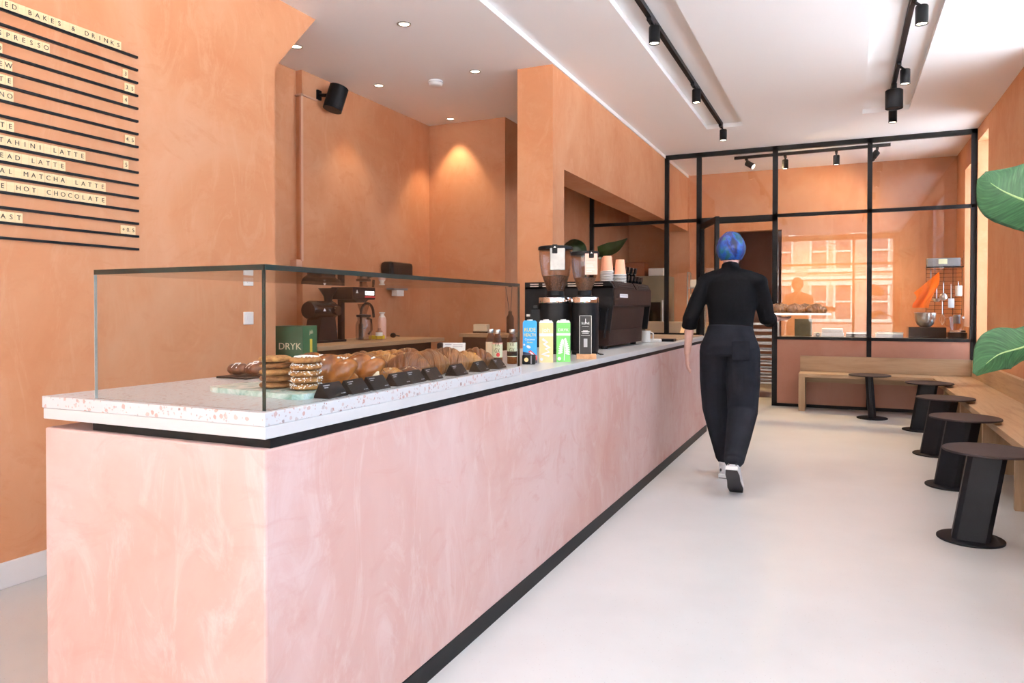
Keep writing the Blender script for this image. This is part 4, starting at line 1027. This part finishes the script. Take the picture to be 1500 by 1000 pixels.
MB().lathe([(0, -.055), (.060, -.055), (.070, -.062), (.070, -.215), (.066, -.218), (.06, -.206), (0, -.206)], 32).build('cabinet', 'black', o, True)
MB().lathe([(.062, -.2075), (0, -.2075)], 28, cap=False).build('grille', 'blacktop', o, True)
# kitchen track
track(-1.27, 9.66, .50, 9.60, HC - .034, 'black light track on the kitchen ceiling behind the glass')
for k, (x, y, tl, lab) in enumerate(((-1.12, 9.655, (R(-20), R(-55)), 'tilted black spotlight at the left end of the kitchen track'), (-.66, 9.64, (0, 0), 'upright black spotlight second from left on the kitchen track'), (-.08, 9.62, (0, 0), 'upright black spotlight third from left on the kitchen track'), (.36, 9.605, (R(35), R(40)), 'tilted black spotlight at the right end of the kitchen track'))):
    spot(x, y, HC - .034, lab, tilt=tl, e=(65, 115, 105, 45)[k], col=(1, .70, .36), group='black spotlights on the kitchen track', size=120)

tag(MB().box(-1.92, -1.235, 6.02, 7.18, .8972, .905, .001).build('reflection_slab', 'oak_y'), 'thin oak-coloured slab imitating the wall reflection at the far end of the white worktop', 'board')  # wall reflection on the worktop, put in as an oak-coloured slab
# ------------------------------------------------------------------ bench and side tables
bn = empty('corner_bench', (.9, 8.0, 0), 0, 'L-shaped oak corner bench with low backrest along the right wall', 'bench')
XS = .875; ZS0, ZS1 = .385, .428
rel(MB().box(XS, 1.285, 3.35, 9.19, ZS0, ZS1, .002).build('side_seat', 'oak_y', bn), bn)
rel(MB().box(-.452, XS - .001, 8.83, 9.19, ZS0, ZS1, .002).build('back_seat', 'oak_x', bn), bn)
rel(MB().box(1.262, 1.306, 3.35, 9.16, ZS1 + .001, .605, .002).build('side_backrest', 'oak_y', bn), bn)
rel(MB().box(-.452, 1.26, 9.165, 9.204, ZS1 + .001, .608, .002).build('back_backrest', 'oak_x', bn), bn)
rel(MB().box(-.452, -.385, 8.83, 9.19, 0, ZS0, .002).build('leg', 'oak_z', bn), bn)
for y in (3.40, 4.98, 6.05, 7.12, 8.20): rel(MB().box(XS + .03, 1.28, y, y + .04, 0, ZS0 - .001, .002).build('leg', 'oak_z', bn), bn)
rel(MB().box(-.38, XS, 9.10, 9.13, .31, ZS0 - .001).build('rail', 'oak_x', bn), bn)

def side_table(x, y, rot, label, lean=(.070, .0), col=(.165, .15), tr=.205, tx=None):
    o = empty('side_table', (x, y, 0), 0, label, 'side table', 'black steel side tables by the bench')
    MB().lathe([(0, 0), (.148, 0), (.150, .002), (.150, .009), (.148, .011), (0, .011)], 40).build('base', 'stoolcol', o, True)
    h = .448; a, b2 = col[0] / 2, col[1] / 2; ch = .022
    prof = [(-a + ch, -b2), (a - ch, -b2), (a, -b2 + ch), (a, b2 - ch), (a - ch, b2), (-a + ch, b2), (-a, b2 - ch), (-a, -b2 + ch)]
    b_ = MB(); rm = Matrix.Rotation(rot, 2)
    lo = []; hi = []
    for p in prof:
        q = rm @ Vector(p); lo.append(b_.bm.verts.new((q.x, q.y, .011))); hi.append(b_.bm.verts.new((q.x + lean[0], q.y + lean[1], h)))
    b_.bm.faces.new(lo[::-1]); b_.bm.faces.new(hi)
    for i in range(8): b_.bm.faces.new((lo[i], lo[(i + 1) % 8], hi[(i + 1) % 8], hi[i]))
    b_.build('column', 'stoolcol', o)
    MB().lathe([(0, h), (tr - .002, h), (tr, h + .003), (tr, h + .008), (tr - .002, h + .011), (0, h + .011)], 56, (lean[0] + .008, lean[1], 0)).build('tabletop', 'blacktop', o, True)
    return o
side_table(.590, 4.27, R(-6), 'black steel side table nearest the camera beside the oak bench')
side_table(.648, 5.50, R(-38), 'black steel side table second from the camera beside the oak bench')
side_table(.664, 6.64, R(-38), 'black steel side table third from the camera beside the oak bench')
side_table(.672, 7.91, R(-6), 'black steel side table fourth from the camera, in the bench corner')
side_table(.288, 8.56, R(0), 'black steel side table with slim column in front of the back bench', lean=(-.032, .03), col=(.075, .15))

# ------------------------------------------------------------------ kitchen behind the glass
kc = empty('kitchen_worktop', (.3, 9.65, 0), 0, 'low kitchen worktop behind the glass partition', 'worktop')
rel(MB().box(-.70, 1.29, 9.36, 10.0, .785, .82, .002).build('top', 'steel', kc), kc)
rel(MB().box(-.68, 1.28, 9.40, 9.98, 0, .783).build('cabinet', 'grey', kc), kc)
ZK = .8205
o = tag(MB().box(-.10, .10, -.02, .02, 0, .215, .003).build('chopping_board', 'olive', loc=(-.445, 9.72, ZK)), 'upright olive board standing on the kitchen worktop', 'board')
o = empty('tape_machine', (-.275, 9.66, ZK), 0, 'small brass and black device beside the white rolls in the kitchen', 'appliance'); MB().box(-.05, .04, -.04, .04, 0, .05, .004).build('body', 'kraft', o); MB().cyl((0, -.042, .02), .024, .01, 20, Matrix.Rotation(R(90), 4, 'X')).build('roller', 'black', o, True)
for k, (z, lab) in enumerate(((0, 'lower white paper bundle on the kitchen worktop'), (.0505, 'upper white paper bundle on the kitchen worktop'))):
    b_ = MB(); b_.box(-.13 + .01 * k, .13 - .01 * k, -.06, .06, 0, .05, .012); o = b_.build('paper_roll', 'white', loc=(-.115, 9.70, ZK + z)); tag(o, lab, 'paper', 'white paper bundles')
b_ = MB(); b_.box(-.13, .13, -.10, .10, 0, .035, .004); o = b_.build('baking_tray', 'black', loc=(.165, 9.72, ZK)); tag(o, 'dark baking tray on the kitchen worktop left of the middle post', 'tray')
b_ = MB(); b_.box(-.125, .125, -.09, .09, 0, .022, .003); o = b_.build('baking_tray', 'steel', loc=(.165, 9.72, ZK + .0355)); tag(o, 'pale metal tray lying on the dark baking tray', 'tray')
o = tag(MB().box(-.145, .145, -.11, .11, 0, .045, .004).build('storage_box', 'white', loc=(.50, 9.74, ZK)), 'flat white box on the kitchen worktop left of the steel bowl', 'box')
o = tag(MB().box(-.13, .15, -.10, .10, 0, .016, .003).build('steel_plate', 'steel', loc=(.50, 9.74, ZK + .0455)), 'grey metal plate lying on the flat white box', 'plate')
bx = tag(MB().box(-.19, .19, -.14, .14, 0, .125, .004).build('black_box', 'gloss_black', loc=(.885, 9.72, ZK)), 'black box on the kitchen worktop carrying the steel mixing bowl', 'box')
o = tag(MB().lathe([(0, .0), (.05, .0), (.085, .03), (.108, .09), (.112, .165), (.115, .168), (.108, .168), (.104, .09), (.08, .035), (0, .008)], 36).build('mixing_bowl', 'steel', smooth=True, loc=(.875, 9.72, ZK + .126)), 'steel mixing bowl standing on the black box', 'bowl')
o = empty('blender_base', (1.185, 9.66, ZK), 0, 'glass blender jug on a dark chrome-rimmed base at the right of the kitchen worktop', 'blender')
b_ = MB(); b_.box(-.095, .095, -.09, .09, 0, .07, .01); b_.build('base', 'gloss_black', o); b_ = MB(); b_.box(-.08, .08, -.091, .08, .07, .095, .004); b_.build('chrome_rim', 'chrome', o)
b_ = MB(); b_.lathe([(.055, .095), (.065, .12), (.078, .25), (.075, .25), (.062, .12), (.052, .10)], 28, cap=False); b_.build('glass_jug', 'smokeplastic', o, True)
b_ = MB(); b_.tube([(-.075, 0, .235), (-.115, 0, .22), (-.11, 0, .15), (-.066, 0, .13)], .008, 8, side=(0, 1, 0)); b_.build('jug_handle', 'smokeplastic', o, True)
b_ = MB(); b_.cyl((0, 0, .17), .035, .10, 18); b_.build('measuring_cup', 'grey', o, True)
# wire rack with utensils on the right kitchen wall
XK = 1.305; YK = 9.93
wr = empty('wire_wall_rack', (1.15, 10.02, 1.1), 0, 'black wire rack with a small shelf in the kitchen corner', 'rack')
b_ = MB()
for i in range(14): z = .0 + i * .048; b_.rod((-.24, 0, z), (.13, 0, z), .0022, 6)
for i in range(5): b_.rod((-.24 + i * .0925, .003, -.02), (-.24 + i * .0925, .003, .66), .003, 6)
b_.build('wire_grid', 'black', wr)
b_ = MB(); b_.box(-.25, .13, -.13, .0, .545, .555); b_.rod((.13, -.13, .55), (.13, -.13, .74), .003, 6); b_.rod((-.25, -.13, .55), (-.25, -.13, .58), .003, 6); b_.build('shelf', 'black', wr)
o = tag(MB().box(-.17, .17, -.055, .055, 0, .10, .006).build('foil_box', 'grey', loc=(1.08, 9.955, 1.656)), 'grey cutter box lying on the wire shelf', 'box')
MB().box(-.055, .035, -.057, -.0545, .03, .09).build('green_label', 'label_green', o)
def utensil(x, z, label, kind, m='steel', L=.22):
    o = empty(kind, (x, 9.985, z), 0, label, 'kitchen tool', 'tools hanging from the wire rack')
    b_ = MB(); b_.rod((0, 0, 0), (0, -.01, -L), .006, 8); b_.tube([(0, 0, 0), (0, .005, .02), (0, .018, .02), (0, .022, .0)], .003, 6); b_.build('handle', m, o, True)
    b_ = MB()
    if kind == 'spatula': b_.box(-.032, .032, -.016, -.006, -L - .10, -L + .01, .004)
    elif kind == 'ladle': b_.lathe([(0, -.04), (.03, -.034), (.05, 0), (.047, 0), (.028, -.03), (0, -.036)], 20, (0, -.02, -L))
    elif kind == 'whisk':
        for a in range(4):
            t = a * math.pi / 4; b_.tube([(0, -.01, -L)] + [(.034 * math.sin(math.pi * i / 8) * math.cos(t), -.01 + .034 * math.sin(math.pi * i / 8) * math.sin(t), -L - .13 * i / 8) for i in range(1, 8)] + [(0, -.01, -L - .135)], .0016, 5)
    elif kind == 'sieve': b_.ball((0, -.02, -L - .04), .042, .026, .045, 14)
    elif kind == 'scoop': b_.cyl((0, -.02, -L - .11), .036, .12, 18)
    b_.build('tool_head', m, o, True); return o
utensil(.955, 1.62, 'blue grey spatula hanging left below the wire shelf', 'spatula', 'grey', .16)
utensil(1.015, 1.50, 'steel ladle on a hook in the middle of the wire rack', 'ladle', 'steel', .22)
utensil(1.075, 1.24, 'steel whisk hanging above the black box', 'whisk', 'steel', .14)
utensil(1.085, 1.46, 'steel sieve hanging beside the ladle', 'sieve', 'steel', .12)
utensil(1.165, 1.43, 'white spatula hanging right of the sieve', 'spatula', 'white', .16)
utensil(1.238, 1.46, 'white scoop hanging at the right of the wire rack', 'scoop', 'white', .04)
b_ = MB()
def cl(i, j):
    x = -.16 + .26 * i + .03 * math.sin(j * 5); z = -.30 * j + .22 * (i - .5) * (1 - j) * 1.1 + .0
    return (x * (1 - .35 * j) - .05 * j, -.02 - .018 * math.sin(7 * i + 3 * j) - .02 * j, z)
g_ = b_.grid(22, 22, cl); r_ = bmesh.ops.solidify(b_.bm, geom=b_.bm.faces[:], thickness=.004)
o = b_.build('orange_cloth', 'orange', smooth=True, loc=(.93, 9.93, 1.47)); tag(o, 'orange cloth hanging from the left side of the wire rack', 'cloth')
# left part of the kitchen seen past the door
fr = empty('steel_oven', (-2.72, 10.4, 0), 0, 'grey green steel oven behind the glass left of the door', 'oven')
b_ = MB(); b_.box(-.26, .47, -.28, .29, .85, 1.62, .006); b_.build('body', 'fridge', fr); b_ = MB(); b_.box(-.22, .40, -.30, -.278, .95, 1.25, .004); b_.build('glass_door', 'gloss_black', fr); b_ = MB(); b_.rod((.43, -.30, .93), (.43, -.30, 1.28), .012); b_.build('door_handle', 'steel', fr, True); MB().box(-.26, .47, -.29, .29, 0, .848).build('stand', 'steel', fr)
o = tag(MB().box(-.20, .20, -.14, .14, 0, .20, .006).build('acrylic_box', 'brownbox', loc=(-2.76, 10.30, 1.6205)), 'brown see-through box on top of the steel oven', 'box')
o = tag(MB().box(-.11, .11, -.12, .12, 0, .11, .008).build('white_tub', 'white', loc=(-2.40, 10.30, 1.6205)), 'white lidded tub on the steel oven beside the brown box', 'tub')
kl = tag(MB().box(-3.05, -1.70, 9.36, 9.90, .80, .838, .002).build('kitchen_shelf', 'oak_x'), 'oak kitchen worktop behind the glass left of the door', 'worktop')
tag(MB().box(-3.03, -1.72, 9.38, 9.88, 0, .799).build('kitchen_cabinet', 'grey'), 'grey cabinet under the oak worktop behind the glass', 'cabinet')
b_ = MB(); b_.prism([(-.22, 0), (.22, 0), (.25, .135), (.265, .14), (.265, .15), (-.265, .15), (-.265, .14), (-.25, .135)], 1, -.13, .13)
o = tag(b_.build('plastic_tub', 'cream', loc=(-2.13, 9.55, .8385)), 'cream plastic tub on the oak worktop behind the thin black post', 'tub')
o = tag(MB().box(-.20, .20, -.15, .15, 0, .26, .004).build('cardboard_box', 'kraft', loc=(-2.72, 9.62, .8385)), 'brown cardboard box behind the espresso machine', 'box')
# small trolley with containers, left of the door opening
tr = empty('container_rack', (-1.88, 10.25, 0), 0, 'slim steel rack with white containers behind the glass next to the door', 'rack')
b_ = MB()
for x in (-.07, .13): b_.tube([(x, -.12, 0), (x, -.12, 1.60), (x, -.09, 1.66), (x, .09, 1.66), (x, .12, 1.60), (x, .12, 0)], .010, 8)
b_.build('tube_frame', 'steel', tr, True)
k = 0
for z in (.55, .78, 1.01, 1.24, 1.44):
    MB().box(-.07, .13, -.12, .12, z, z + .008).build('shelf', 'steel', tr)
    o = tag(MB().box(-.075, .09, -.11, .11, 0, .11, .008).build('food_container', 'white', loc=(-1.845, 10.25, z + .0085)), 'white food container on the %s shelf of the slim steel rack' % ['lowest', 'second', 'middle', 'fourth', 'top'][k], 'container', 'white food containers'); k += 1
# bakery tray rack in the doorway
rk = empty('tray_trolley', (-1.02, 10.25, 0), 0, 'steel trolley full of baking trays standing in the kitchen behind the person', 'trolley')
b_ = MB()
for x in (-.22, .22):
    for y in (-.26, .26): b_.box(x - .014, x + .014, y - .014, y + .014, .06, 1.02)
b_.build('frame', 'steel', rk)
for x in (-.22, .22):
    for y in (-.26, .26): MB().cyl((x, y - .012, .035), .034, .024, 18, Matrix.Rotation(R(-90), 4, 'X')).build('castor', 'black', rk, True)
tm = None
for k in range(10):
    z = .18 + k * .085
    if tm is None:
        b_ = MB(); b_.box(-.205, .205, -.25, .25, 0, .006); b_.box(-.205, .205, -.25, -.244, 0, .022); b_.box(-.205, .205, .244, .25, 0, .022); tm = b_.build('oven_tray', 'steel'); o = tm
    else: o = copy_tree(tm)
    o.location = (-1.02, 10.25, z); tag(o, 'flat steel oven tray in the trolley, %s from the bottom' % ORD[k], 'tray', 'oven trays in the trolley')
# dark plant leaves in the kitchen alcove
def leaf(name, pts, widths, m, parent=None, fold=.25, side=(0, 0, 1), th=.0022, rib=None):
    """leaf blade along pts; widths = half widths; side = hint for blade direction"""
    pts = [Vector(p) for p in pts]; N = 40; side = Vector(side)
    def samp(t, arr):
        f = t * (len(arr) - 1); i = min(int(f), len(arr) - 2); q = f - i
        a = arr[max(i - 1, 0)]; b2 = arr[i]; c_ = arr[i + 1]; d_ = arr[min(i + 2, len(arr) - 1)]
        return .5 * ((2 * b2) + (c_ - a) * q + (2 * a - 5 * b2 + 4 * c_ - d_) * q * q + (3 * b2 - a - 3 * c_ + d_) * q ** 3)
    b_ = MB(); uvs = {}
    def fn(i, j):
        p = samp(i, pts); t = (samp(min(1, i + .02), pts) - samp(max(0, i - .02), pts)).normalized()
        s_ = (side - t * side.dot(t)).normalized(); nrm = t.cross(s_)
        v = j * 2 - 1; w = max(.0005, samp(i, widths))
        return p + s_ * (v * w) + nrm * (fold * w * abs(v) ** 1.3 + .012 * w * math.sin(i * 70) * abs(v) + .06 * w * math.sin(i * 9 + v * 2))
    g = b_.grid(N * 2, 17, fn)
    uv = b_.bm.loops.layers.uv.new('UVMap')
    idx = {v: (i / (N * 2 - 1), j / 16) for i, r_ in enumerate(g) for j, v in enumerate(r_)}
    for f in b_.bm.faces:
        for l_ in f.loops: u_ = idx[l_.vert]; l_[uv].uv = (u_[0] - .35 * abs(u_[1] - .5), u_[1])
    o = b_.build(name, m, parent, True)
    so = o.modifiers.new('t', 'SOLIDIFY'); so.thickness = th
    bake(o)
    if rib:
        c_ = MB(); P_ = [fn(i / 24, .5) for i in range(25)]; c_.tube(P_, [rib * (1.15 - .9 * i / 24) for i in range(25)], 8); c_.build('midrib', 'midrib', o, True)
    return o
dp = empty('dark_houseplant', (-2.45, 7.35, 0), 0, 'dark leaved plant rising behind the grinders and paper cups', 'plant')
MB().lathe([(0, 0), (.13, 0), (.17, .36), (.155, .36), (.14, .32), (0, .32)], 24).build('plant_pot', 'pot', dp, True)
for P_ in ([(0, 0, .32), (-.02, 0, 1.1), (-.04, .0, 1.72)], [(0, 0, .32), (.10, 0, 1.1), (.16, .0, 1.70)]):
    b_ = MB(); b_.tube(P_, .009, 6); b_.build('stem', 'leaf_dark', dp, True)
leaf('leaf', [(-.04, 0, 1.72), (-.10, -.01, 1.80), (-.20, -.02, 1.84), (-.31, -.02, 1.80)], [.03, .085, .085, .01], 'leaf_dark', dp, .3, (.2, .5, 1))
leaf('leaf', [(.10, 0, 1.76), (.20, -.02, 1.765), (.31, -.02, 1.80), (.425, -.02, 1.885)], [.05, .075, .06, .004], 'leaf_dark', dp, .3, (-.3, .3, 1))
leaf('leaf', [(.16, 0, 1.70), (.10, -.02, 1.72), (.06, -.02, 1.73), (.02, -.02, 1.70)], [.02, .045, .04, .004], 'leaf_dark', dp, .3, (.2, .3, 1))

# ------------------------------------------------------------------ large leafy plant at the right edge
pl = empty('banana_plant', (.98, 2.85, 0), 0, 'tall leafy plant whose two big green leaves reach in at the right edge', 'plant')
MB().lathe([(0, 0), (.15, 0), (.19, .40), (.20, .42), (.18, .42), (.17, .37), (0, .37)], 32).build('plant_pot', 'pot', pl, True)
MB().lathe([(.172, .372), (0, .385)], 24, cap=False).build('soil', 'soil', pl, True)
for P_ in ([(0, 0, .37), (.0, 0, 1.0), (-.10, .02, 1.40), (-.27, .02, 1.45)], [(0, 0, .37), (-.04, 0, .80), (-.15, .0, 1.02), (-.26, 0, 1.05)], [(0, 0, .37), (.03, .05, 1.2), (.06, .15, 1.9)], [(0, 0, .37), (.02, -.08, 1.0), (.06, -.30, 1.5)]):
    b_ = MB(); b_.tube(P_, .011, 8); b_.build('stem', 'midrib', pl, True)
leaf('leaf', [(-.27, .02, 1.45), (-.358, .02, 1.482), (-.441, .02, 1.518), (-.507, .02, 1.555), (-.561, .02, 1.604)], [.05, .095, .105, .092, .018], 'leaf', pl, .22, (.55, -.45, 1), rib=.006)
leaf('leaf', [(-.26, 0, 1.05), (-.355, .01, 1.078), (-.437, .02, 1.038), (-.509, .02, 1.006), (-.573, .03, .938)], [.03, .05, .062, .078, .010], 'leaf', pl, .30, (-.55, -.45, .75), rib=.006)
leaf('leaf', [(.06, .15, 1.9), (.10, .3, 2.15), (.06, .5, 2.28), (.0, .7, 2.2)], [.03, .13, .13, .01], 'leaf', pl, .25, (1, 0, .2), rib=.007)
leaf('leaf', [(.06, -.30, 1.5), (.08, -.5, 1.65), (.04, -.7, 1.7), (.0, -.9, 1.6)], [.03, .13, .13, .01], 'leaf', pl, .25, (1, 0, .2), rib=.007)

# ------------------------------------------------------------------ person walking away with a tray
PO = Vector((-.70, 5.10, 0))
def W(*q): return [Vector(a) - PO for a in q]
def limb(b_, pts, rad, seg=16, side=(1, 0, 0), ends=True):
    P_ = W(*pts); b_.tube(P_, rad, seg, side)
    if ends:
        for p, r in ((P_[0], rad[0]), (P_[-1], rad[-1])):
            ra, rb = r if isinstance(r, tuple) else (r, r); b_.ball(p, ra * .96, rb * .96, min(ra, rb) * .8, 14)
# joints
HEAD = (-.704, 5.205, 1.565); NECK = (-.703, 5.165, 1.43); CH = (-.690, 5.14, 1.25); WA = (-.690, 5.10, 1.06); PE = (-.695, 5.08, .93)
LS, LE, LWr = (-.868, 5.15, 1.345), (-.965, 5.11, 1.085), (-.995, 5.17, .845)
RS, RE, RWr = (-.512, 5.15, 1.335), (-.465, 5.19, 1.085), (-.415, 5.42, 1.090)
LH, LK, LA = (-.785, 5.08, .88), (-.795, 5.17, .475), (-.738, 5.19, .095)
RH, RK, RA = (-.605, 5.08, .88), (-.598, 4.99, .475), (-.612, 4.68, .195)
def hand(b_, wrist, d, palm_n, thumb_side, curl, ln=.155):
    """palm + five separate fingers; d = direction of the hand, palm_n = the way the palm faces"""
    w = Vector(wrist); d = Vector(d).normalized(); n_ = Vector(palm_n); n_ = (n_ - d * n_.dot(d)).normalized(); s_ = d.cross(n_) * thumb_side
    pl_ = ln * .50
    b_.tube([w - d * .01, w + d * .03, w + d * pl_ * .7, w + d * pl_], [(.022, .016), (.031, .015), (.039, .014), (.037, .012)], 14, side=s_)
    for i, (off, L_) in enumerate(((.027, .066), (.010, .076), (-.008, .070), (-.025, .055))):
        p = w + d * (pl_ - .012) + s_ * off; q = [p]; dd = d.copy(); a = 0
        for k in range(3):
            a += curl * (.5 + .25 * k) * (.8 + .12 * i); st = d * math.cos(a) + n_ * math.sin(a) + s_ * off * .8
            q.append(q[-1] + st.normalized() * L_ * (.45, .32, .27)[k])
        b_.tube(q, [.0088, .0082, .0075, .0058], 8, side=s_); b_.ball(q[-1], .0058, seg=8)
    p = w + d * .028 + s_ * .026; q = [p, p + (d * .6 + s_ * .62 + n_ * .25).normalized() * .034, p + (d * .6 + s_ * .62 + n_ * .25).normalized() * .034 + (d * .85 + s_ * .25 + n_ * .35).normalized() * .034]
    b_.tube(q, [.0115, .0095, .007], 8, side=n_); b_.ball(q[-1], .007, seg=8)
b_ = MB()
limb(b_, [PE, WA, CH, (-.695, 5.155, 1.34)], [(.140, .085), (.115, .075), (.132, .078), (.095, .055)], 24)
limb(b_, [(-.70, 5.155, 1.36), NECK, (-.704, 5.19, 1.50)], [(.050, .046), (.047, .050), (.050, .055)], 18)
hm = Matrix.Rotation(R(-6), 4, 'X')
b_.ball(W(HEAD)[0], .076, .096, .112, 24, hm); b_.ball(W((-.704, 5.245, 1.53))[0], .058, .066, .08, 20); b_.ball(W((-.704, 5.275, 1.49))[0], .036, .032, .03, 14)
b_.tube(W((-.704, 5.300, 1.585), (-.704, 5.325, 1.548), (-.704, 5.312, 1.535)), [.008, .013, .011], 8)
for sx in (-1, 1):
    b_.ball(W((-.704 + sx * .078, 5.20, 1.552))[0], .012, .020, .031, 10); b_.ball(W((-.704 + sx * .030, 5.292, 1.580))[0], .014, .008, .009, 10)
b_.ball(W((-.704, 5.300, 1.508))[0], .022, .008, .007, 10)
limb(b_, [LS, LE, LWr], [.045, .036, .023]); limb(b_, [RS, RE, RWr], [.045, .036, .023])
limb(b_, [LH, LK, LA], [.072, .048, .032]); limb(b_, [RH, RK, RA], [.072, .048, .032])
for A, T in ((LA, (-.735, 5.34, .03)), (RA, (-.605, 4.79, .035))): limb(b_, [(A[0], A[1] - .02, A[2] - .03), T], [.030, .026])
hand(b_, W(LWr)[0], (-.02, .04, -1), (.85, .3, 0), -1, .30)
hand(b_, W(RWr)[0], (.45, .86, -.02), (.0, .05, 1), -1, .18)
person = b_.build('person', 'skin', smooth=True, loc=PO); remesh(person, .0042, 3)
tag(person, 'person with short blue hair in black seen from behind, carrying a tray of croissants', 'person')
# hair
b_ = MB()
def hr(i, j):
    a = math.pi * .70 * i; v = 2 * math.pi * j; nn = 1 + .06 * noise.noise(Vector((math.cos(v) * 4, math.sin(v) * 4, a * 3)))
    fr_ = max(0, math.sin(v)); tp = 1 - .20 * max(0, (i - .72) / .28) ** 1.2; a *= 1 - .38 * fr_
    return tuple(W((HEAD[0] + .084 * tp * nn * math.sin(a) * math.cos(v), HEAD[1] - .004 + .104 * (tp if math.sin(v) < 0 else 1) * nn * math.sin(a) * math.sin(v), HEAD[2] + .0 + .112 * nn * math.cos(a)))[0])
b_.grid(26, 48, hr, True); bmesh.ops.remove_doubles(b_.bm, verts=b_.bm.verts, dist=.0003); bmesh.ops.recalc_face_normals(b_.bm, faces=b_.bm.faces)
h_ = b_.build('hair', 'hair', person, True); so = h_.modifiers.new('s', 'SOLIDIFY'); so.thickness = .014; bake(h_)
# jumper with a stand collar and pushed-up sleeves
b_ = MB()
limb(b_, [(-.692, 5.085, .985), WA, (-.690, 5.115, 1.15), CH, (-.695, 5.148, 1.345), (-.70, 5.15, 1.375)], [(.150, .108), (.146, .104), (.157, .108), (.172, .114), (.150, .095), (.10, .075)], 28)
limb(b_, [(-.70, 5.15, 1.36), (-.703, 5.165, 1.435), (-.704, 5.175, 1.468)], [(.085, .075), (.060, .060), (.060, .060)], 20, ends=False)
for S, E_, Wr in ((LS, LE, LWr), (RS, RE, RWr)):
    f = .26; M_ = tuple(E_[k] + (Wr[k] - E_[k]) * f for k in range(3)); I_ = tuple(S[k] + (CH[k] + (0, 0, .05)[k] - S[k]) * .45 for k in range(3))
    limb(b_, [I_, S, tuple((S[k] + E_[k]) / 2 for k in range(3)), E_, M_], [.050, .058, .058, .054, .051], 16, ends=False)
    b_.ball(W(S)[0], .058, .060, .056, 14)
    limb(b_, [tuple(E_[k] + (Wr[k] - E_[k]) * .16 for k in range(3)), M_], [.055, .054], 16, ends=False)
limb(b_, [(LS[0] + .01, LS[1], LS[2] + .004), (-.80, 5.152, 1.372), (-.70, 5.158, 1.400), (-.585, 5.152, 1.366), (RS[0] - .01, RS[1], RS[2] + .004)], [(.056, .058), (.062, .055), (.070, .052), (.062, .055), (.056, .058)], 18, side=(0, 1, 0))
jm = b_.build('jumper', 'sweater', person, True); remesh(jm, .007, 16)
# trousers: high waist, loose thigh, tapered ankle
b_ = MB()
limb(b_, [(-.693, 5.09, 1.045), (-.694, 5.085, .99), (-.695, 5.075, .90), (-.695, 5.07, .84)], [(.146, .108), (.160, .118), (.196, .132), (.190, .125)], 28, ends=False)
for H_, K_, A_, fz in ((LH, LK, LA, .13), (RH, RK, RA, .0)):
    e = (A_[0], A_[1], A_[2] + (.035 if fz else .02))
    limb(b_, [(H_[0], H_[1] - .005, H_[2]), tuple((H_[k] + K_[k]) / 2 for k in range(3)), K_, tuple((K_[k] + e[k]) / 2 for k in range(3)), e], [(.108, .120), (.110, .110), (.096, .096), (.080, .082), (.062, .066)], 18)
trs = b_.build('trousers', 'trousers', person, True); remesh(trs, .007, 5)
b_ = MB(); b_.obox(W((-.605, 4.946, .885))[0], .115, .006, .125, Matrix.Rotation(R(-4), 4, 'X'), .002); b_.build('back_pocket', 'trousers', trs)
# trainers
def shoe(A, yaw, pitch):
    r_ = empty('shoe', W(A)[0]); r_.parent = person; r_.rotation_euler = (pitch, 0, yaw)
    b2 = MB(); b2.tube([(0, -.055, .045), (0, -.02, .05), (0, .05, .045), (0, .12, .033), (0, .175, .026)], [(.036, .040), (.040, .044), (.042, .034), (.046, .026), (.034, .018)], 18); b2.ball((0, -.055, .045), .036, .022, .040, 14); b2.ball((0, .175, .026), .033, .022, .018, 12); b2.tube([(0, -.02, .06), (0, -.03, .105)], [(.040, .046), (.038, .042)], 16)
    u_ = b2.build('upper', 'shoe', r_, True); remesh(u_, .005, 3)
    b2 = MB(); b2.prism([(-.036, -.085), (.036, -.085), (.044, -.03), (.042, .04), (.050, .12), (.038, .185), (0, .205), (-.038, .185), (-.050, .12), (-.042, .04), (-.044, -.03)], 2, 0.0, .024); b2.build('sole', 'sole', r_)
    b2 = MB(); b2.prism([(-.034, -.083), (.034, -.083), (.042, -.03), (.040, .04), (.048, .12), (.036, .183), (-.036, .183), (-.048, .12), (-.040, .04), (-.042, -.03)], 2, -.005, 0.0005); b2.build('outsole', 'shoedark', r_)
    b2 = MB()
    for sx in (-1, 1): b2.ball((sx * .022, -.074, .05), .006, .004, .012, 8)
    b2.build('heel_mark', 'shoedark', r_, True)
    return r_
shoe((-.737, 5.19, .0055), R(3), 0)
sr = shoe((-.612, 4.645, .118), R(-2), R(-44))
# tray with croissants, carried on the right hand
ty = empty('serving_tray', (-.305, 5.50, 1.116), R(8), 'thin pale serving tray carried by the person', 'tray')
b_ = MB(); b_.box(-.215, .215, -.15, .15, 0, .004, .001); b_.build('tray_plate', 'steel', ty)
b_ = MB()
for a in ((-.218, .218, -.153, -.148), (-.218, .218, .148, .153), (-.218, -.213, -.153, .153), (.213, .218, -.153, .153)): b_.box(a[0], a[1], a[2], a[3], 0, .014)
b_.build('raised_rim', 'steel', ty)
tc = make_croissant('croissant', 'crust', None, .145, .046, 31)
for k, (dx, dy, rz, lab) in enumerate(((-.125, -.06, 25, 'croissant on the carried tray, closest to the person'), (-.005, -.05, 30, 'croissant in the middle of the carried tray'), (.13, -.04, 20, 'croissant at the outer end of the carried tray'), (-.08, .075, 25, 'croissant at the back left of the carried tray'), (.075, .085, 25, 'croissant at the back right of the carried tray'))):
    o = tc if k == 0 else copy_tree(tc)
    ca, sa = math.cos(R(8)), math.sin(R(8)); put(o, -.305 + dx * ca - dy * sa, 5.50 + dx * sa + dy * ca, 1.1205, rz, lab, 'croissant', 'croissants on the carried tray')
